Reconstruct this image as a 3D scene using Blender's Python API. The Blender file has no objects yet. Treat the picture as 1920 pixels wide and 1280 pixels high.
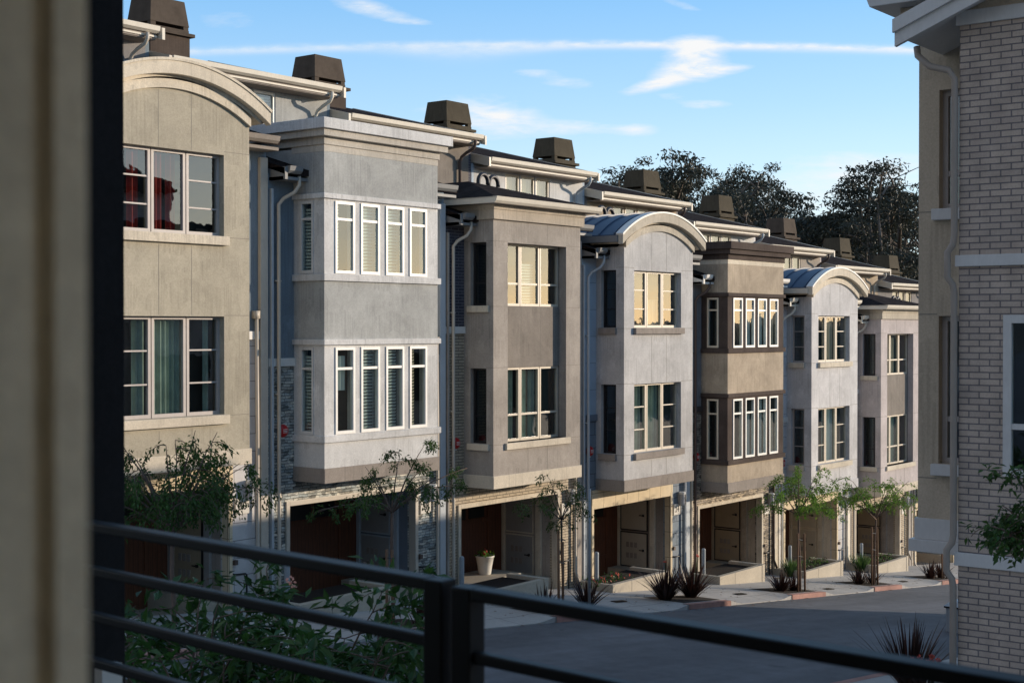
import bpy, bmesh, math, random
from mathutils import Vector, Matrix
R_ = math.radians
C = bpy.context.scene.collection
SC = bpy.context.scene

# ------------------------------------------------------------------ camera
AL = R_(37.807); PT = R_(0.594)
FWD = Vector((math.cos(AL), math.sin(AL), 0)); RGT = Vector((math.sin(AL), -math.cos(AL), 0))
cam_d = bpy.data.cameras.new('camera'); cam = bpy.data.objects.new('camera', cam_d); C.objects.link(cam)
cam.location = (0, 0, 0)
cam.rotation_euler = (R_(90) - PT, 0, AL - R_(90))
cam_d.sensor_width = 36.0; cam_d.lens = 36.0 * 2700 / 1920
cam_d.clip_start = 0.05; cam_d.clip_end = 6000
cam_d.dof.use_dof = True; cam_d.dof.focus_distance = 34.0
cam_d.dof.aperture_fstop = (cam_d.lens / 1000.0) / 0.0075
SC.camera = cam

# ------------------------------------------------------------------ sun
SUN_AZ = R_(180 - 53)      # clockwise from +Y
SUN_EL = R_(9.0)
tosun = Vector((math.sin(SUN_AZ) * math.cos(SUN_EL), math.cos(SUN_AZ) * math.cos(SUN_EL), math.sin(SUN_EL)))
sun_d = bpy.data.lights.new('sun', 'SUN'); sun_d.energy = 4.7; sun_d.angle = R_(0.6); sun_d.color = (1.0, 0.835, 0.65)
sun = bpy.data.objects.new('sun', sun_d); C.objects.link(sun); sun.location = (60, -50, 40)
sun.rotation_euler = tosun.to_track_quat('Z', 'Y').to_euler()

# ------------------------------------------------------------------ world: Nishita sky with thin clouds and a contrail
SKY_STRENGTH = 0.10
W = bpy.data.worlds.new('World'); SC.world = W; W.use_nodes = True
nt = W.node_tree; nt.nodes.clear()
def wn(t, **k):
    n = nt.nodes.new(t)
    for a, v in k.items(): setattr(n, a, v)
    return n
def wm(op, a, b=None, c=None, clamp=False):
    n = nt.nodes.new('ShaderNodeMath'); n.operation = op; n.use_clamp = clamp
    for i, v in enumerate((a, b, c)):
        if v is None: continue
        if isinstance(v, (int, float)): n.inputs[i].default_value = v
        else: nt.links.new(v, n.inputs[i])
    return n.outputs[0]
wout = wn('ShaderNodeOutputWorld'); wbg = wn('ShaderNodeBackground'); wbg.inputs[1].default_value = SKY_STRENGTH
sky = wn('ShaderNodeTexSky', sky_type='NISHITA', sun_disc=False, sun_elevation=SUN_EL, sun_rotation=SUN_AZ, altitude=60, air_density=1.0, dust_density=0.6, ozone_density=2.2)
gain = wn('ShaderNodeMixRGB', blend_type='MULTIPLY'); gain.inputs[0].default_value = 1.0
gain.inputs[2].default_value = (1.0, 1.0, 1.0, 1)
SKY_GAIN = gain
nt.links.new(sky.outputs[0], gain.inputs[1])
gain.inputs[2].default_value = (.78, .84, .96, 1)
geo = wn('ShaderNodeTexCoord'); spz = wn('ShaderNodeSeparateXYZ'); nt.links.new(geo.outputs['Generated'], spz.inputs[0])
ramp = wn('ShaderNodeValToRGB'); nt.links.new(spz.outputs[2], ramp.inputs[0])
els = [(0.0, (.56, .68, .77)), (.095, (.50, .65, .77)), (.15, (.33, .53, .74)), (.225, (.17, .40, .69)), (.42, (.165, .29, .44)), (1.0, (.14, .25, .40))]
cr = ramp.color_ramp
while len(cr.elements) < len(els): cr.elements.new(.5)
for e_, (p_, c_) in zip(cr.elements, els): e_.position = p_; e_.color = (*c_, 1)
sc10 = wn('ShaderNodeVectorMath', operation='SCALE'); sc10.inputs['Scale'].default_value = 1 / SKY_STRENGTH; pass
antid = wn('ShaderNodeVectorMath', operation='DOT_PRODUCT'); nt.links.new(geo.outputs['Generated'], antid.inputs[0]); antid.inputs[1].default_value = (-math.sin(SUN_AZ), -math.cos(SUN_AZ), 0)
antw = wn('ShaderNodeMapRange', interpolation_type='SMOOTHSTEP'); nt.links.new(antid.outputs['Value'], antw.inputs[0]); antw.inputs[1].default_value = .15; antw.inputs[2].default_value = .8
belt = wn('ShaderNodeMixRGB'); nt.links.new(antw.outputs[0], belt.inputs[0]); nt.links.new(ramp.outputs[0], belt.inputs[1]); belt.inputs[2].default_value = (.33, .30, .285, 1)
addsky = wn('ShaderNodeVectorMath', operation='ADD'); nt.links.new(sc10.outputs[0], addsky.inputs[0]); nt.links.new(gain.outputs[0], addsky.inputs[1])
tc = wn('ShaderNodeTexCoord')
def wdot(v):
    n = wn('ShaderNodeVectorMath', operation='DOT_PRODUCT'); nt.links.new(tc.outputs['Generated'], n.inputs[0]); n.inputs[1].default_value = v
    return n.outputs['Value']
df = wm('MAXIMUM', wdot(FWD), 0.05)
u = wm('MULTIPLY', wm('DIVIDE', wdot(RGT), df), 27.0)     # hundredths: 1 unit = 100 px of the photograph's width
v = wm('MULTIPLY', wm('DIVIDE', wdot((0, 0, 1)), df), 27.0)
cmb = wn('ShaderNodeCombineXYZ'); nt.links.new(wm('MULTIPLY', u, 0.55), cmb.inputs[0]); nt.links.new(wm('MULTIPLY', v, 2.6), cmb.inputs[1])
nz = wn('ShaderNodeTexNoise'); nz.inputs['Scale'].default_value = 1.5; nz.inputs['Detail'].default_value = 7; nz.inputs['Roughness'].default_value = 0.62; nz.inputs['Distortion'].default_value = 0.6
nt.links.new(cmb.outputs[0], nz.inputs['Vector'])
cmb2 = wn('ShaderNodeCombineXYZ'); nt.links.new(wm('MULTIPLY', u, 1.6), cmb2.inputs[0]); nt.links.new(wm('MULTIPLY', v, 5.0), cmb2.inputs[1])
nz2 = wn('ShaderNodeTexNoise'); nz2.inputs['Scale'].default_value = 1.6; nz2.inputs['Detail'].default_value = 6; nz2.inputs['Roughness'].default_value = 0.6
nt.links.new(cmb2.outputs[0], nz2.inputs['Vector'])
N1 = nz.outputs['Fac']; N2 = nz2.outputs['Fac']
def gauss(cu, cv, su, sv, amp, tilt=0.0):
    du = wm('SUBTRACT', u, cu); dv = wm('SUBTRACT', wm('SUBTRACT', v, cv), wm('MULTIPLY', du, tilt))
    a = wm('DIVIDE', du, su); b_ = wm('DIVIDE', dv, sv)
    e = wm('ADD', wm('MULTIPLY', a, a), wm('MULTIPLY', b_, b_))
    return wm('MULTIPLY', wm('POWER', 2.718, wm('MULTIPLY', e, -1.0)), amp)
blobs = [(3.42, 5.22, .50, .20, 1.5, 0), (3.35, 4.80, .62, .22, 1.35, .1), (2.65, 4.52, .55, .11, 1.1, .25), (4.05, 4.80, .42, .08, .8, .12),
         (-.75, 3.95, 1.0, .40, .75, 0), (.05, 3.78, .6, .25, .6, 0), (-2.65, 5.95, .7, .16, .8, -.2), (-1.9, 5.7, .5, .07, .5, -.1),
         (.45, 4.75, .45, .08, .55, 0), (1.05, 4.55, .55, .12, .6, -.05), (1.25, 3.72, .75, .14, .75, 0), (2.35, 3.68, .38, .13, .75, 0),
         (3.65, 4.15, .5, .09, .7, 0), (3.0, 4.3, .3, .07, .5, 0), (6.6, 2.95, 1.5, .32, .85, 0), (5.5, 2.35, 2.0, .35, .7, 0), (3.2, 6.0, .6, .1, .4, -.3), (-5.3, 5.7, .8, .3, .3, 0)]
cov = None
for g in blobs:
    q = gauss(*g); cov = q if cov is None else wm('ADD', cov, q)
cl = wm('SUBTRACT', wm('MULTIPLY', cov, wm('SUBTRACT', wm('ADD', wm('MULTIPLY', N1, 2.2), wm('MULTIPLY', N2, 1.3)), .72)), 0.24)
cl = wm('MULTIPLY', cl, .95, clamp=True)
# contrail
uc = wm('SUBTRACT', u, 1.2)
vc = wm('SUBTRACT', wm('ADD', 5.265, wm('MULTIPLY', wm('SUBTRACT', N2, .5), .07)), wm('MULTIPLY', wm('MULTIPLY', uc, uc), .0026))
dvt = wm('SUBTRACT', v, vc)
up = wm('DIVIDE', dvt, .065)
lowf = wm('ADD', .075, wm('MULTIPLY', gauss(-.9, 5.2, 1.3, 9, .14), 1.0))
lo = wm('DIVIDE', dvt, lowf)
side = wm('GREATER_THAN', dvt, 0.0)
dd = wm('ADD', wm('MULTIPLY', up, side), wm('MULTIPLY', lo, wm('SUBTRACT', 1.0, side)))
ct = wm('POWER', 2.718, wm('MULTIPLY', wm('MULTIPLY', dd, dd), -1.0))
ct = wm('MULTIPLY', ct, wm('SUBTRACT', wm('ADD', wm('MULTIPLY', N2, 1.3), wm('MULTIPLY', N1, .7)), .30))
ct = wm('MULTIPLY', ct, wm('ADD', .55, wm('MULTIPLY', gauss(4.0, 5.2, 4.2, 9, .5), 1.0)))
ct = wm('MULTIPLY', ct, wm('GREATER_THAN', wdot(FWD), 0.3), clamp=True)
tot = wm('SUBTRACT', 1.0, wm('MULTIPLY', wm('SUBTRACT', 1.0, cl), wm('SUBTRACT', 1.0, ct)))
tot = wm('MULTIPLY', tot, wm('GREATER_THAN', wdot(FWD), 0.1))
mixc = wn('ShaderNodeMixRGB'); nt.links.new(tot, mixc.inputs[0]); nt.links.new(belt.outputs[0], sc10.inputs[0]); nt.links.new(addsky.outputs[0], mixc.inputs[1])
CLOUD_COL = mixc.inputs[2]; CLOUD_COL.default_value = (9.4, 9.5, 9.6, 1)
nt.links.new(mixc.outputs[0], wbg.inputs[0]); nt.links.new(wbg.outputs[0], wout.inputs[0])

SC.view_settings.view_transform = 'Standard'; SC.view_settings.look = 'None'
SC.view_settings.exposure = 0.0; SC.view_settings.gamma = 1.0; SC.view_settings.use_curve_mapping = False
SC.render.engine = 'CYCLES'
try:
    SC.cycles.use_denoising = True
    SC.cycles.max_bounces = 8; SC.cycles.transparent_max_bounces = 16
except Exception: pass

# ------------------------------------------------------------------ materials
class Mat:
    def __init__(s, name):
        s.m = bpy.data.materials.new(name); s.m.use_nodes = True; s.t = s.m.node_tree
        s.p = s.t.nodes['Principled BSDF']; s.out = s.t.nodes['Material Output']
    def n(s, t, **k):
        n = s.t.nodes.new(t)
        for a, v in k.items(): setattr(n, a, v)
        return n
    def l(s, a, b): s.t.links.new(a, b)
    def math(s, op, a, b=None, clamp=False):
        n = s.t.nodes.new('ShaderNodeMath'); n.operation = op; n.use_clamp = clamp
        for i, v in enumerate((a, b)):
            if v is None: continue
            if isinstance(v, (int, float)): n.inputs[i].default_value = v
            else: s.l(v, n.inputs[i])
        return n.outputs[0]
    def noise(s, scale, detail=5, rough=.6, vec=None, sc=(1, 1, 1), dist=0):
        if vec is None:
            vec = s.n('ShaderNodeTexCoord').outputs['Object']
        mp = s.n('ShaderNodeMapping'); mp.inputs['Scale'].default_value = sc; s.l(vec, mp.inputs[0])
        n = s.n('ShaderNodeTexNoise'); n.inputs['Scale'].default_value = scale; n.inputs['Detail'].default_value = detail
        n.inputs['Roughness'].default_value = rough; n.inputs['Distortion'].default_value = dist
        s.l(mp.outputs[0], n.inputs['Vector']); return n.outputs['Fac']
    def scale_col(s, col, fac_socket, lo, hi, a=.3, b=.7):
        mr = s.n('ShaderNodeMapRange'); s.l(fac_socket, mr.inputs[0]); mr.inputs[1].default_value = a; mr.inputs[2].default_value = b
        mr.inputs[3].default_value = lo; mr.inputs[4].default_value = hi
        vm = s.n('ShaderNodeVectorMath', operation='SCALE')
        if isinstance(col, tuple): vm.inputs[0].default_value = col[:3]
        else: s.l(col, vm.inputs[0])
        s.l(mr.outputs[0], vm.inputs['Scale']); return vm.outputs[0]
    def bump(s, h, strength=.3, dist=.01):
        b = s.n('ShaderNodeBump'); b.inputs['Strength'].default_value = strength; b.inputs['Distance'].default_value = dist
        s.l(h, b.inputs['Height']); s.l(b.outputs[0], s.p.inputs['Normal'])
    def wall_uv(s):
        tcn = s.n('ShaderNodeTexCoord'); sep = s.n('ShaderNodeSeparateXYZ'); s.l(tcn.outputs['Object'], sep.inputs[0])
        sn = s.n('ShaderNodeSeparateXYZ'); s.l(tcn.outputs['Normal'], sn.inputs[0])
        w = s.math('GREATER_THAN', s.math('ABSOLUTE', sn.outputs[0]), .6)
        uu = s.math('ADD', s.math('MULTIPLY', sep.outputs[0], s.math('SUBTRACT', 1.0, w)), s.math('MULTIPLY', sep.outputs[1], w))
        cb = s.n('ShaderNodeCombineXYZ'); s.l(uu, cb.inputs[0]); s.l(sep.outputs[2], cb.inputs[1]); return cb.outputs[0]

def stucco(name, col, var=.13, rough=.9, streak=.05, blotch=.0):
    M = Mat(name)
    c = M.scale_col(col, M.noise(1.0, 7, .7, dist=.4), 1 - var * 1.25, 1 + var * 1.25)
    c = M.scale_col(c, M.noise(5, 5, .65, sc=(1.2, 1.2, .3)), 1 - streak, 1 + streak)
    c = M.scale_col(c, M.noise(.55, 4, .6, sc=(1, 1, .6)), .9, 1.12, .35, .75)
    c = M.scale_col(c, M.noise(38, 4, .75), .86, 1.13)
    # rain streaks: narrow, vertical, only here and there
    st = M.math('MULTIPLY', M.math('GREATER_THAN', M.noise(1.3, 2, .5), .5), M.noise(16, 4, .6, sc=(1.4, 1.4, .05)))
    c = M.scale_col(c, st, 1.0, .78, .42, .72)
    ef = M.math('MULTIPLY', M.noise(2.2, 6, .75, sc=(1.6, 1.6, .8), dist=.5), M.noise(.7, 2, .5))
    c = M.scale_col(c, ef, 1.0, 1.28, .34, .48)
    M.l(c, M.p.inputs['Base Color']); M.p.inputs['Roughness'].default_value = rough
    M.p.inputs['Specular IOR Level'].default_value = .1
    M.bump(M.noise(60, 4, .75), .5, .006)
    return M.m
def paint(name, col, rough=.55, var=.06, spec=.4):
    M = Mat(name)
    c = M.scale_col(col, M.noise(3, 5, .65), 1 - var, 1 + var)
    c = M.scale_col(c, M.noise(30, 3, .6, sc=(1, 1, .3)), .96, 1.04)
    M.l(c, M.p.inputs['Base Color']); M.p.inputs['Roughness'].default_value = rough; M.p.inputs['Specular IOR Level'].default_value = spec
    return M.m
def brick(name, c1, c2, mortar, bw=.25, bh=.0677, ms=.010, depth=.006, var=.15, rough=.85, off=.5, dark=0):
    M = Mat(name); uv = M.wall_uv()
    b = M.n('ShaderNodeTexBrick', offset=off); M.l(uv, b.inputs['Vector'])
    b.inputs['Color1'].default_value = (*c1, 1); b.inputs['Color2'].default_value = (*c2, 1); b.inputs['Mortar'].default_value = (*mortar, 1)
    b.inputs['Scale'].default_value = 1; b.inputs['Brick Width'].default_value = bw; b.inputs['Row Height'].default_value = bh
    b.inputs['Mortar Size'].default_value = ms; b.inputs['Mortar Smooth'].default_value = .2; b.inputs['Bias'].default_value = -.1
    c = M.scale_col(b.outputs['Color'], M.noise(4, 5, .6), 1 - var, 1 + var)
    c = M.scale_col(c, M.noise(60, 3, .7), .88, 1.12)
    M.l(c, M.p.inputs['Base Color']); M.p.inputs['Roughness'].default_value = rough; M.p.inputs['Specular IOR Level'].default_value = .3
    h = M.math('ADD', M.math('MULTIPLY', b.outputs['Fac'], -1.0), M.math('MULTIPLY', M.noise(70, 3, .7), .25))
    M.bump(h, .9, depth)
    return M.m
def ledgestone(name, c1, c2):
    M = Mat(name); uv = M.wall_uv()
    wob = M.noise(5, 3, .6); 
    b = M.n('ShaderNodeTexBrick', offset=.37, offset_frequency=2, squash=.62, squash_frequency=3)
    mp = M.n('ShaderNodeVectorMath', operation='ADD'); M.l(uv, mp.inputs[0])
    cb = M.n('ShaderNodeCombineXYZ'); M.l(M.math('MULTIPLY', wob, .05), cb.inputs[0]); M.l(M.math('MULTIPLY', M.noise(3, 2, .5, sc=(3, 3, .8)), .03), cb.inputs[1]); M.l(cb.outputs[0], mp.inputs[1])
    M.l(mp.outputs[0], b.inputs['Vector'])
    b.inputs['Color1'].default_value = (*c1, 1); b.inputs['Color2'].default_value = (*c2, 1); b.inputs['Mortar'].default_value = (c1[0] * .3, c1[1] * .3, c1[2] * .3, 1)
    b.inputs['Scale'].default_value = 1; b.inputs['Brick Width'].default_value = .24; b.inputs['Row Height'].default_value = .058
    b.inputs['Mortar Size'].default_value = .006; b.inputs['Mortar Smooth'].default_value = .3
    vo = M.n('ShaderNodeTexVoronoi'); mpp = M.n('ShaderNodeMapping'); mpp.inputs['Scale'].default_value = (6, 17, 1); M.l(mp.outputs[0], mpp.inputs[0]); M.l(mpp.outputs[0], vo.inputs['Vector']); vo.inputs['Scale'].default_value = 1
    bwv = M.n('ShaderNodeRGBToBW'); M.l(vo.outputs['Color'], bwv.inputs[0])
    c = M.scale_col(b.outputs['Color'], bwv.outputs[0], .5, 1.6, .2, .8)
    c = M.scale_col(c, M.noise(25, 4, .7), .8, 1.2)
    M.l(c, M.p.inputs['Base Color']); M.p.inputs['Roughness'].default_value = .85
    h = M.math('ADD', M.math('MULTIPLY', b.outputs['Fac'], -1.0), M.math('ADD', M.math('MULTIPLY', bwv.outputs[0], 1.2), M.math('MULTIPLY', M.noise(40, 3, .7), .5)))
    M.bump(h, 1.0, .02)
    return M.m
def shingle(name, col):
    M = Mat(name)
    tcn = M.n('ShaderNodeTexCoord')
    b = M.n('ShaderNodeTexBrick', offset=.43); M.l(tcn.outputs['Object'], b.inputs['Vector'])
    b.inputs['Color1'].default_value = (*[x * 1.3 for x in col], 1); b.inputs['Color2'].default_value = (*[x * .7 for x in col], 1); b.inputs['Mortar'].default_value = (*[x * .3 for x in col], 1)
    b.inputs['Scale'].default_value = 1; b.inputs['Brick Width'].default_value = .28; b.inputs['Row Height'].default_value = .135; b.inputs['Mortar Size'].default_value = .008
    c = M.scale_col(b.outputs['Color'], M.noise(2, 5, .6), .75, 1.25); c = M.scale_col(c, M.noise(80, 3, .7), .7, 1.3)
    M.l(c, M.p.inputs['Base Color']); M.p.inputs['Roughness'].default_value = .95; M.p.inputs['Specular IOR Level'].default_value = .04
    M.bump(M.math('SUBTRACT', M.noise(90, 2), b.outputs['Fac']), .8, .012)
    return M.m
def concrete(name, col, var=.16, rough=.85, joints=None):
    M = Mat(name)
    c = M.scale_col(col, M.noise(.9, 7, .65), 1 - var, 1 + var); c = M.scale_col(c, M.noise(14, 5, .7), .9, 1.1)
    c = M.scale_col(c, M.noise(140, 2, .7), .9, 1.1)
    if joints:
        tcn = M.n('ShaderNodeTexCoord'); b = M.n('ShaderNodeTexBrick', offset=0); M.l(tcn.outputs['Object'], b.inputs['Vector'])
        b.inputs['Scale'].default_value = 1; b.inputs['Brick Width'].default_value = joints[0]; b.inputs['Row Height'].default_value = joints[1]; b.inputs['Mortar Size'].default_value = .012
        c = M.scale_col(c, b.outputs['Fac'], 1.0, .45, 0, 1)
    M.l(c, M.p.inputs['Base Color']); M.p.inputs['Roughness'].default_value = rough; M.p.inputs['Specular IOR Level'].default_value = .3
    M.bump(M.noise(70, 4, .7), .3, .004)
    return M.m
def leafmat(name, c1, c2, trans=.35, rough=.5):
    M = Mat(name)
    g = M.n('ShaderNodeNewGeometry')
    mx = M.n('ShaderNodeMixRGB'); M.l(g.outputs['Random Per Island'], mx.inputs[0]); mx.inputs[1].default_value = (*c1, 1); mx.inputs[2].default_value = (*c2, 1)
    c = M.scale_col(mx.outputs[0], M.noise(.8, 3, .6), .7, 1.3)
    M.l(c, M.p.inputs['Base Color']); M.p.inputs['Roughness'].default_value = rough; M.p.inputs['Specular IOR Level'].default_value = .35
    tr = M.n('ShaderNodeBsdfTranslucent'); M.l(c, tr.inputs[0])
    ms = M.n('ShaderNodeMixShader'); ms.inputs[0].default_value = trans; M.l(M.p.outputs[0], ms.inputs[1]); M.l(tr.outputs[0], ms.inputs[2]); M.l(ms.outputs[0], M.out.inputs[0])
    return M.m
def glassmat(name, ior=2.15, tint=(.72, .8, .78)):
    M = Mat(name); M.t.nodes.remove(M.p)
    tr = M.n('ShaderNodeBsdfTransparent'); tr.inputs[0].default_value = (*tint, 1)
    gl = M.n('ShaderNodeBsdfGlossy'); gl.inputs['Roughness'].default_value = .015; gl.inputs['Color'].default_value = (.95, .96, .97, 1)
    b = M.n('ShaderNodeBump'); b.inputs['Strength'].default_value = .10; b.inputs['Distance'].default_value = .02
    M.l(M.noise(2.2, 2, .5), b.inputs['Height']); M.l(b.outputs[0], gl.inputs['Normal'])
    gn = M.n('ShaderNodeNewGeometry'); dp = M.n('ShaderNodeVectorMath', operation='DOT_PRODUCT'); M.l(gn.outputs['Incoming'], dp.inputs[0]); M.l(gn.outputs['Normal'], dp.inputs[1])
    k = M.math('POWER', M.math('SUBTRACT', 1.0, M.math('ABSOLUTE', dp.outputs['Value']), True), 4.0); f0 = ((ior - 1) / (ior + 1)) ** 2
    fr = M.math('ADD', f0, M.math('MULTIPLY', k, 1 - f0), True)
    ms = M.n('ShaderNodeMixShader'); M.l(fr, ms.inputs[0]); M.l(tr.outputs[0], ms.inputs[1]); M.l(gl.outputs[0], ms.inputs[2]); M.l(ms.outputs[0], M.out.inputs[0])
    return M.m
def woodboards(name, col, pitch=.11):
    M = Mat(name)
    tcn = M.n('ShaderNodeTexCoord'); sep = M.n('ShaderNodeSeparateXYZ'); M.l(tcn.outputs['Object'], sep.inputs[0])
    f = M.math('FRACT', M.math('DIVIDE', sep.outputs[0], pitch)); gr = M.math('LESS_THAN', f, .08)
    c = M.scale_col(col, M.noise(3, 6, .6, sc=(12, 12, 1)), .7, 1.3); c = M.scale_col(c, gr, 1.0, .3, 0, 1)
    M.l(c, M.p.inputs['Base Color']); M.p.inputs['Roughness'].default_value = .6
    M.bump(M.math('MULTIPLY', gr, -1.0), .6, .008)
    return M.m
def metalroof(name, col):
    M = Mat(name)
    c = M.scale_col(col, M.noise(1.2, 4, .6), .85, 1.15); M.l(c, M.p.inputs['Base Color'])
    M.p.inputs['Roughness'].default_value = .5; M.p.inputs['Metallic'].default_value = .0
    return M.m

def hexc(r, g, b): return (r, g, b)
MT = {}
MT['beige'] = stucco('beige_stucco', (.425, .385, .305), .12); MT['cream'] = stucco('cream_stucco', (.64, .57, .46), .08)
MT['grey'] = stucco('grey_stucco', (.385, .393, .385), .16); MT['palegrey'] = stucco('pale_grey_stucco', (.60, .60, .595), .09)
MT['white'] = paint('white_trim', (.72, .70, .66)); MT['offwhite'] = paint('off_white_gutter', (.66, .61, .52)); MT['frame_white'] = paint('white_window_frame', (.80, .78, .74), .4)
MT['skirt'] = stucco('taupe_stucco', (.30, .265, .235), .1); MT['bluewall'] = stucco('blue_grey_stucco', (.20, .245, .285), .08)
MT['taupe'] = stucco('mauve_taupe_stucco', (.36, .325, .29), .15); MT['brown'] = stucco('brown_stucco', (.23, .205, .18), .15)
MT['navybrick'] = brick('navy_brick', (.055, .055, .075), (.085, .08, .10), (.16, .16, .18)); MT['tanbrick'] = brick('tan_brick', (.50, .42, .31), (.42, .355, .265), (.13, .11, .09), ms=.008)
MT['lav'] = stucco('light_grey_stucco', (.495, .488, .483), .13); MT['archtan'] = stucco('tan_moulding', (.50, .45, .37), .1)
MT['roofblue'] = metalroof('blue_metal_roof', (.045, .075, .125)); MT['siding'] = paint('light_blue_siding', (.40, .44, .475)); MT['gutshade'] = paint('shaded_grey_gutter', (.20, .205, .21)); MT['fr_grey'] = stucco('warm_grey_moulding', (.49, .455, .40), .08); MT['fr_tan'] = stucco('warm_tan_moulding', (.47, .41, .335), .08); MT['slate'] = paint('slate_blue_siding', (.16, .19, .23))  # gutter grey is darkened to carry the shade of the bay
MT['tan'] = stucco('tan_stucco', (.42, .35, .27), .2); MT['dark'] = stucco('dark_brown_trim', (.085, .066, .058), .2); MT['greywall'] = stucco('grey_wall_stucco', (.25, .24, .24), .08)
MT['lilac'] = stucco('pale_lilac_stucco', (.57, .56, .56), .13); MT['mauve'] = stucco('mauve_stucco', (.50, .45, .44), .12)
MT['stone_blue'] = ledgestone('blue_ledgestone', (.26, .30, .31), (.50, .48, .42)); MT['stone_brown'] = ledgestone('brown_ledgestone', (.22, .19, .16), (.40, .33, .24))
MT['shingle'] = shingle('dark_shingle', (.028, .021, .020)); MT['chim'] = stucco('brown_chimney_stucco', (.085, .066, .055), .1); MT['chimcap'] = paint('bronze_chimney_shroud', (.085, .068, .055), .85, .2, .08); MT['chim2'] = stucco('olive_chimney_stucco', (.085, .072, .052), .12)
MT['gutterdark'] = paint('brown_downspout', (.09, .06, .05)); MT['pipe'] = paint('beige_downspout', (.50, .45, .38), .45); MT['joint'] = paint('scored_joint_line', (.23, .21, .18), .9)  # joint colour: even dark tone of the scored joints
MT['frame_grey'] = paint('grey_window_frame', (.42, .38, .36), .45); MT['frame_tan'] = paint('tan_window_frame', (.56, .49, .39), .45); MT['frame_dark'] = paint('dark_window_frame', (.02, .02, .022), .4)
MT['glass'] = glassmat('window_glass'); MT['room'] = paint('unlit_room_dark', (.035, .033, .03), .95); MT['blind'] = paint('pale_blind', (.60, .66, .66), .6); MT['blindtan'] = paint('cream_blind', (.66, .56, .44), .7)  # near-black sheet colour stands in for the darkness of unlit rooms
MT['curt_green'] = paint('sheer_green_curtain', (.36, .42, .36), .9, .2); MT['curt_red'] = paint('red_curtain', (.26, .022, .015), .9, .2); MT['curt_blue'] = paint('pale_blue_curtain', (.34, .48, .54), .9, .15)
MT['door_brown'] = woodboards('red_brown_wood', (.13, .045, .02)); MT['door_cream'] = paint('cream_door', (.46, .41, .33), .5); MT['door_grey'] = paint('grey_door', (.30, .29, .28), .5); MT['door_tan'] = paint('tan_door', (.36, .29, .20), .5)
MT['black'] = paint('black_metal', (.012, .012, .013), .35); MT['gooseneck'] = paint('black_vent_pipe', (.02, .022, .03), .5)
MT['conc'] = concrete('planter_concrete', (.47, .42, .34), .12); MT['walk'] = concrete('sidewalk_concrete', (.40, .39, .375), .12, joints=(1.75, 1.0)); MT['redkerb'] = concrete('red_painted_kerb', (.36, .20, .17), .35)
MT['mulch'] = concrete('dark_mulch', (.025, .018, .014), .4, .98); MT['steel'] = paint('steel', (.42, .43, .45), .3); MT['post'] = paint('blue_grey_post', (.30, .34, .38), .5)
MT['red'] = paint('red_paint', (.50, .02, .02), .35); MT['wood'] = paint('stake_wood', (.20, .12, .075), .9, .2); MT['bark'] = paint('tree_bark', (.14, .10, .08), .95, .3); MT['gumbark'] = paint('gum_bark', (.16, .13, .11), .95, .3)
MT['pot'] = paint('white_plastic_pot', (.74, .72, .66), .35); MT['lampglass'] = paint('white_lamp_glass', (.70, .70, .68), .25)
MT['plaque'] = paint('cream_plaque', (.58, .55, .49), .5); MT['ink'] = paint('black_numerals', (.015, .015, .015), .5)
MT['leaf'] = leafmat('street_tree_leaf', (.07, .17, .02), (.18, .31, .045), .42); MT['leaf_shade'] = leafmat('shaded_street_tree_leaf', (.028, .075, .016), (.07, .14, .028)); MT['pink'] = leafmat('pale_pink_petal', (.75, .36, .28), (.8, .45, .36), .4); MT['leaf_dark'] = leafmat('shrub_leaf', (.02, .062, .014), (.055, .13, .025), .3, .4)  # backlit shade of the nearer trees is put into the darker leaf colours
MT['gum'] = leafmat('gum_leaf', (.028, .035, .026), (.06, .062, .045), .2); MT['flax'] = leafmat('maroon_flax_blade', (.022, .012, .011), (.06, .024, .018), .2); MT['flaxgreen'] = leafmat('green_flax_blade', (.06, .13, .03), (.10, .18, .05), .3)
MT['petal'] = leafmat('pink_red_petal', (.65, .10, .08), (.75, .22, .16), .4)
MT['brickwall'] = brick('grey_tan_brick', (.46, .375, .315), (.39, .32, .275), (.16, .145, .15), ms=.0075, bw=.218, var=.16); MT['beige2'] = stucco('greige_stucco', (.50, .42, .325), .07); MT['trim2'] = paint('pale_band', (.56, .55, .54))
MT['pillar_dark'] = stucco('charcoal_stucco', (.022, .021, .022), .2); MT['pillar_beige'] = stucco('sand_stucco', (.80, .745, .62), .05)
MT['pipe2'] = paint('taupe_downspout', (.30, .255, .22), .5); MT['fill'] = concrete('earth', (.12, .11, .09), .3)

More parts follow.
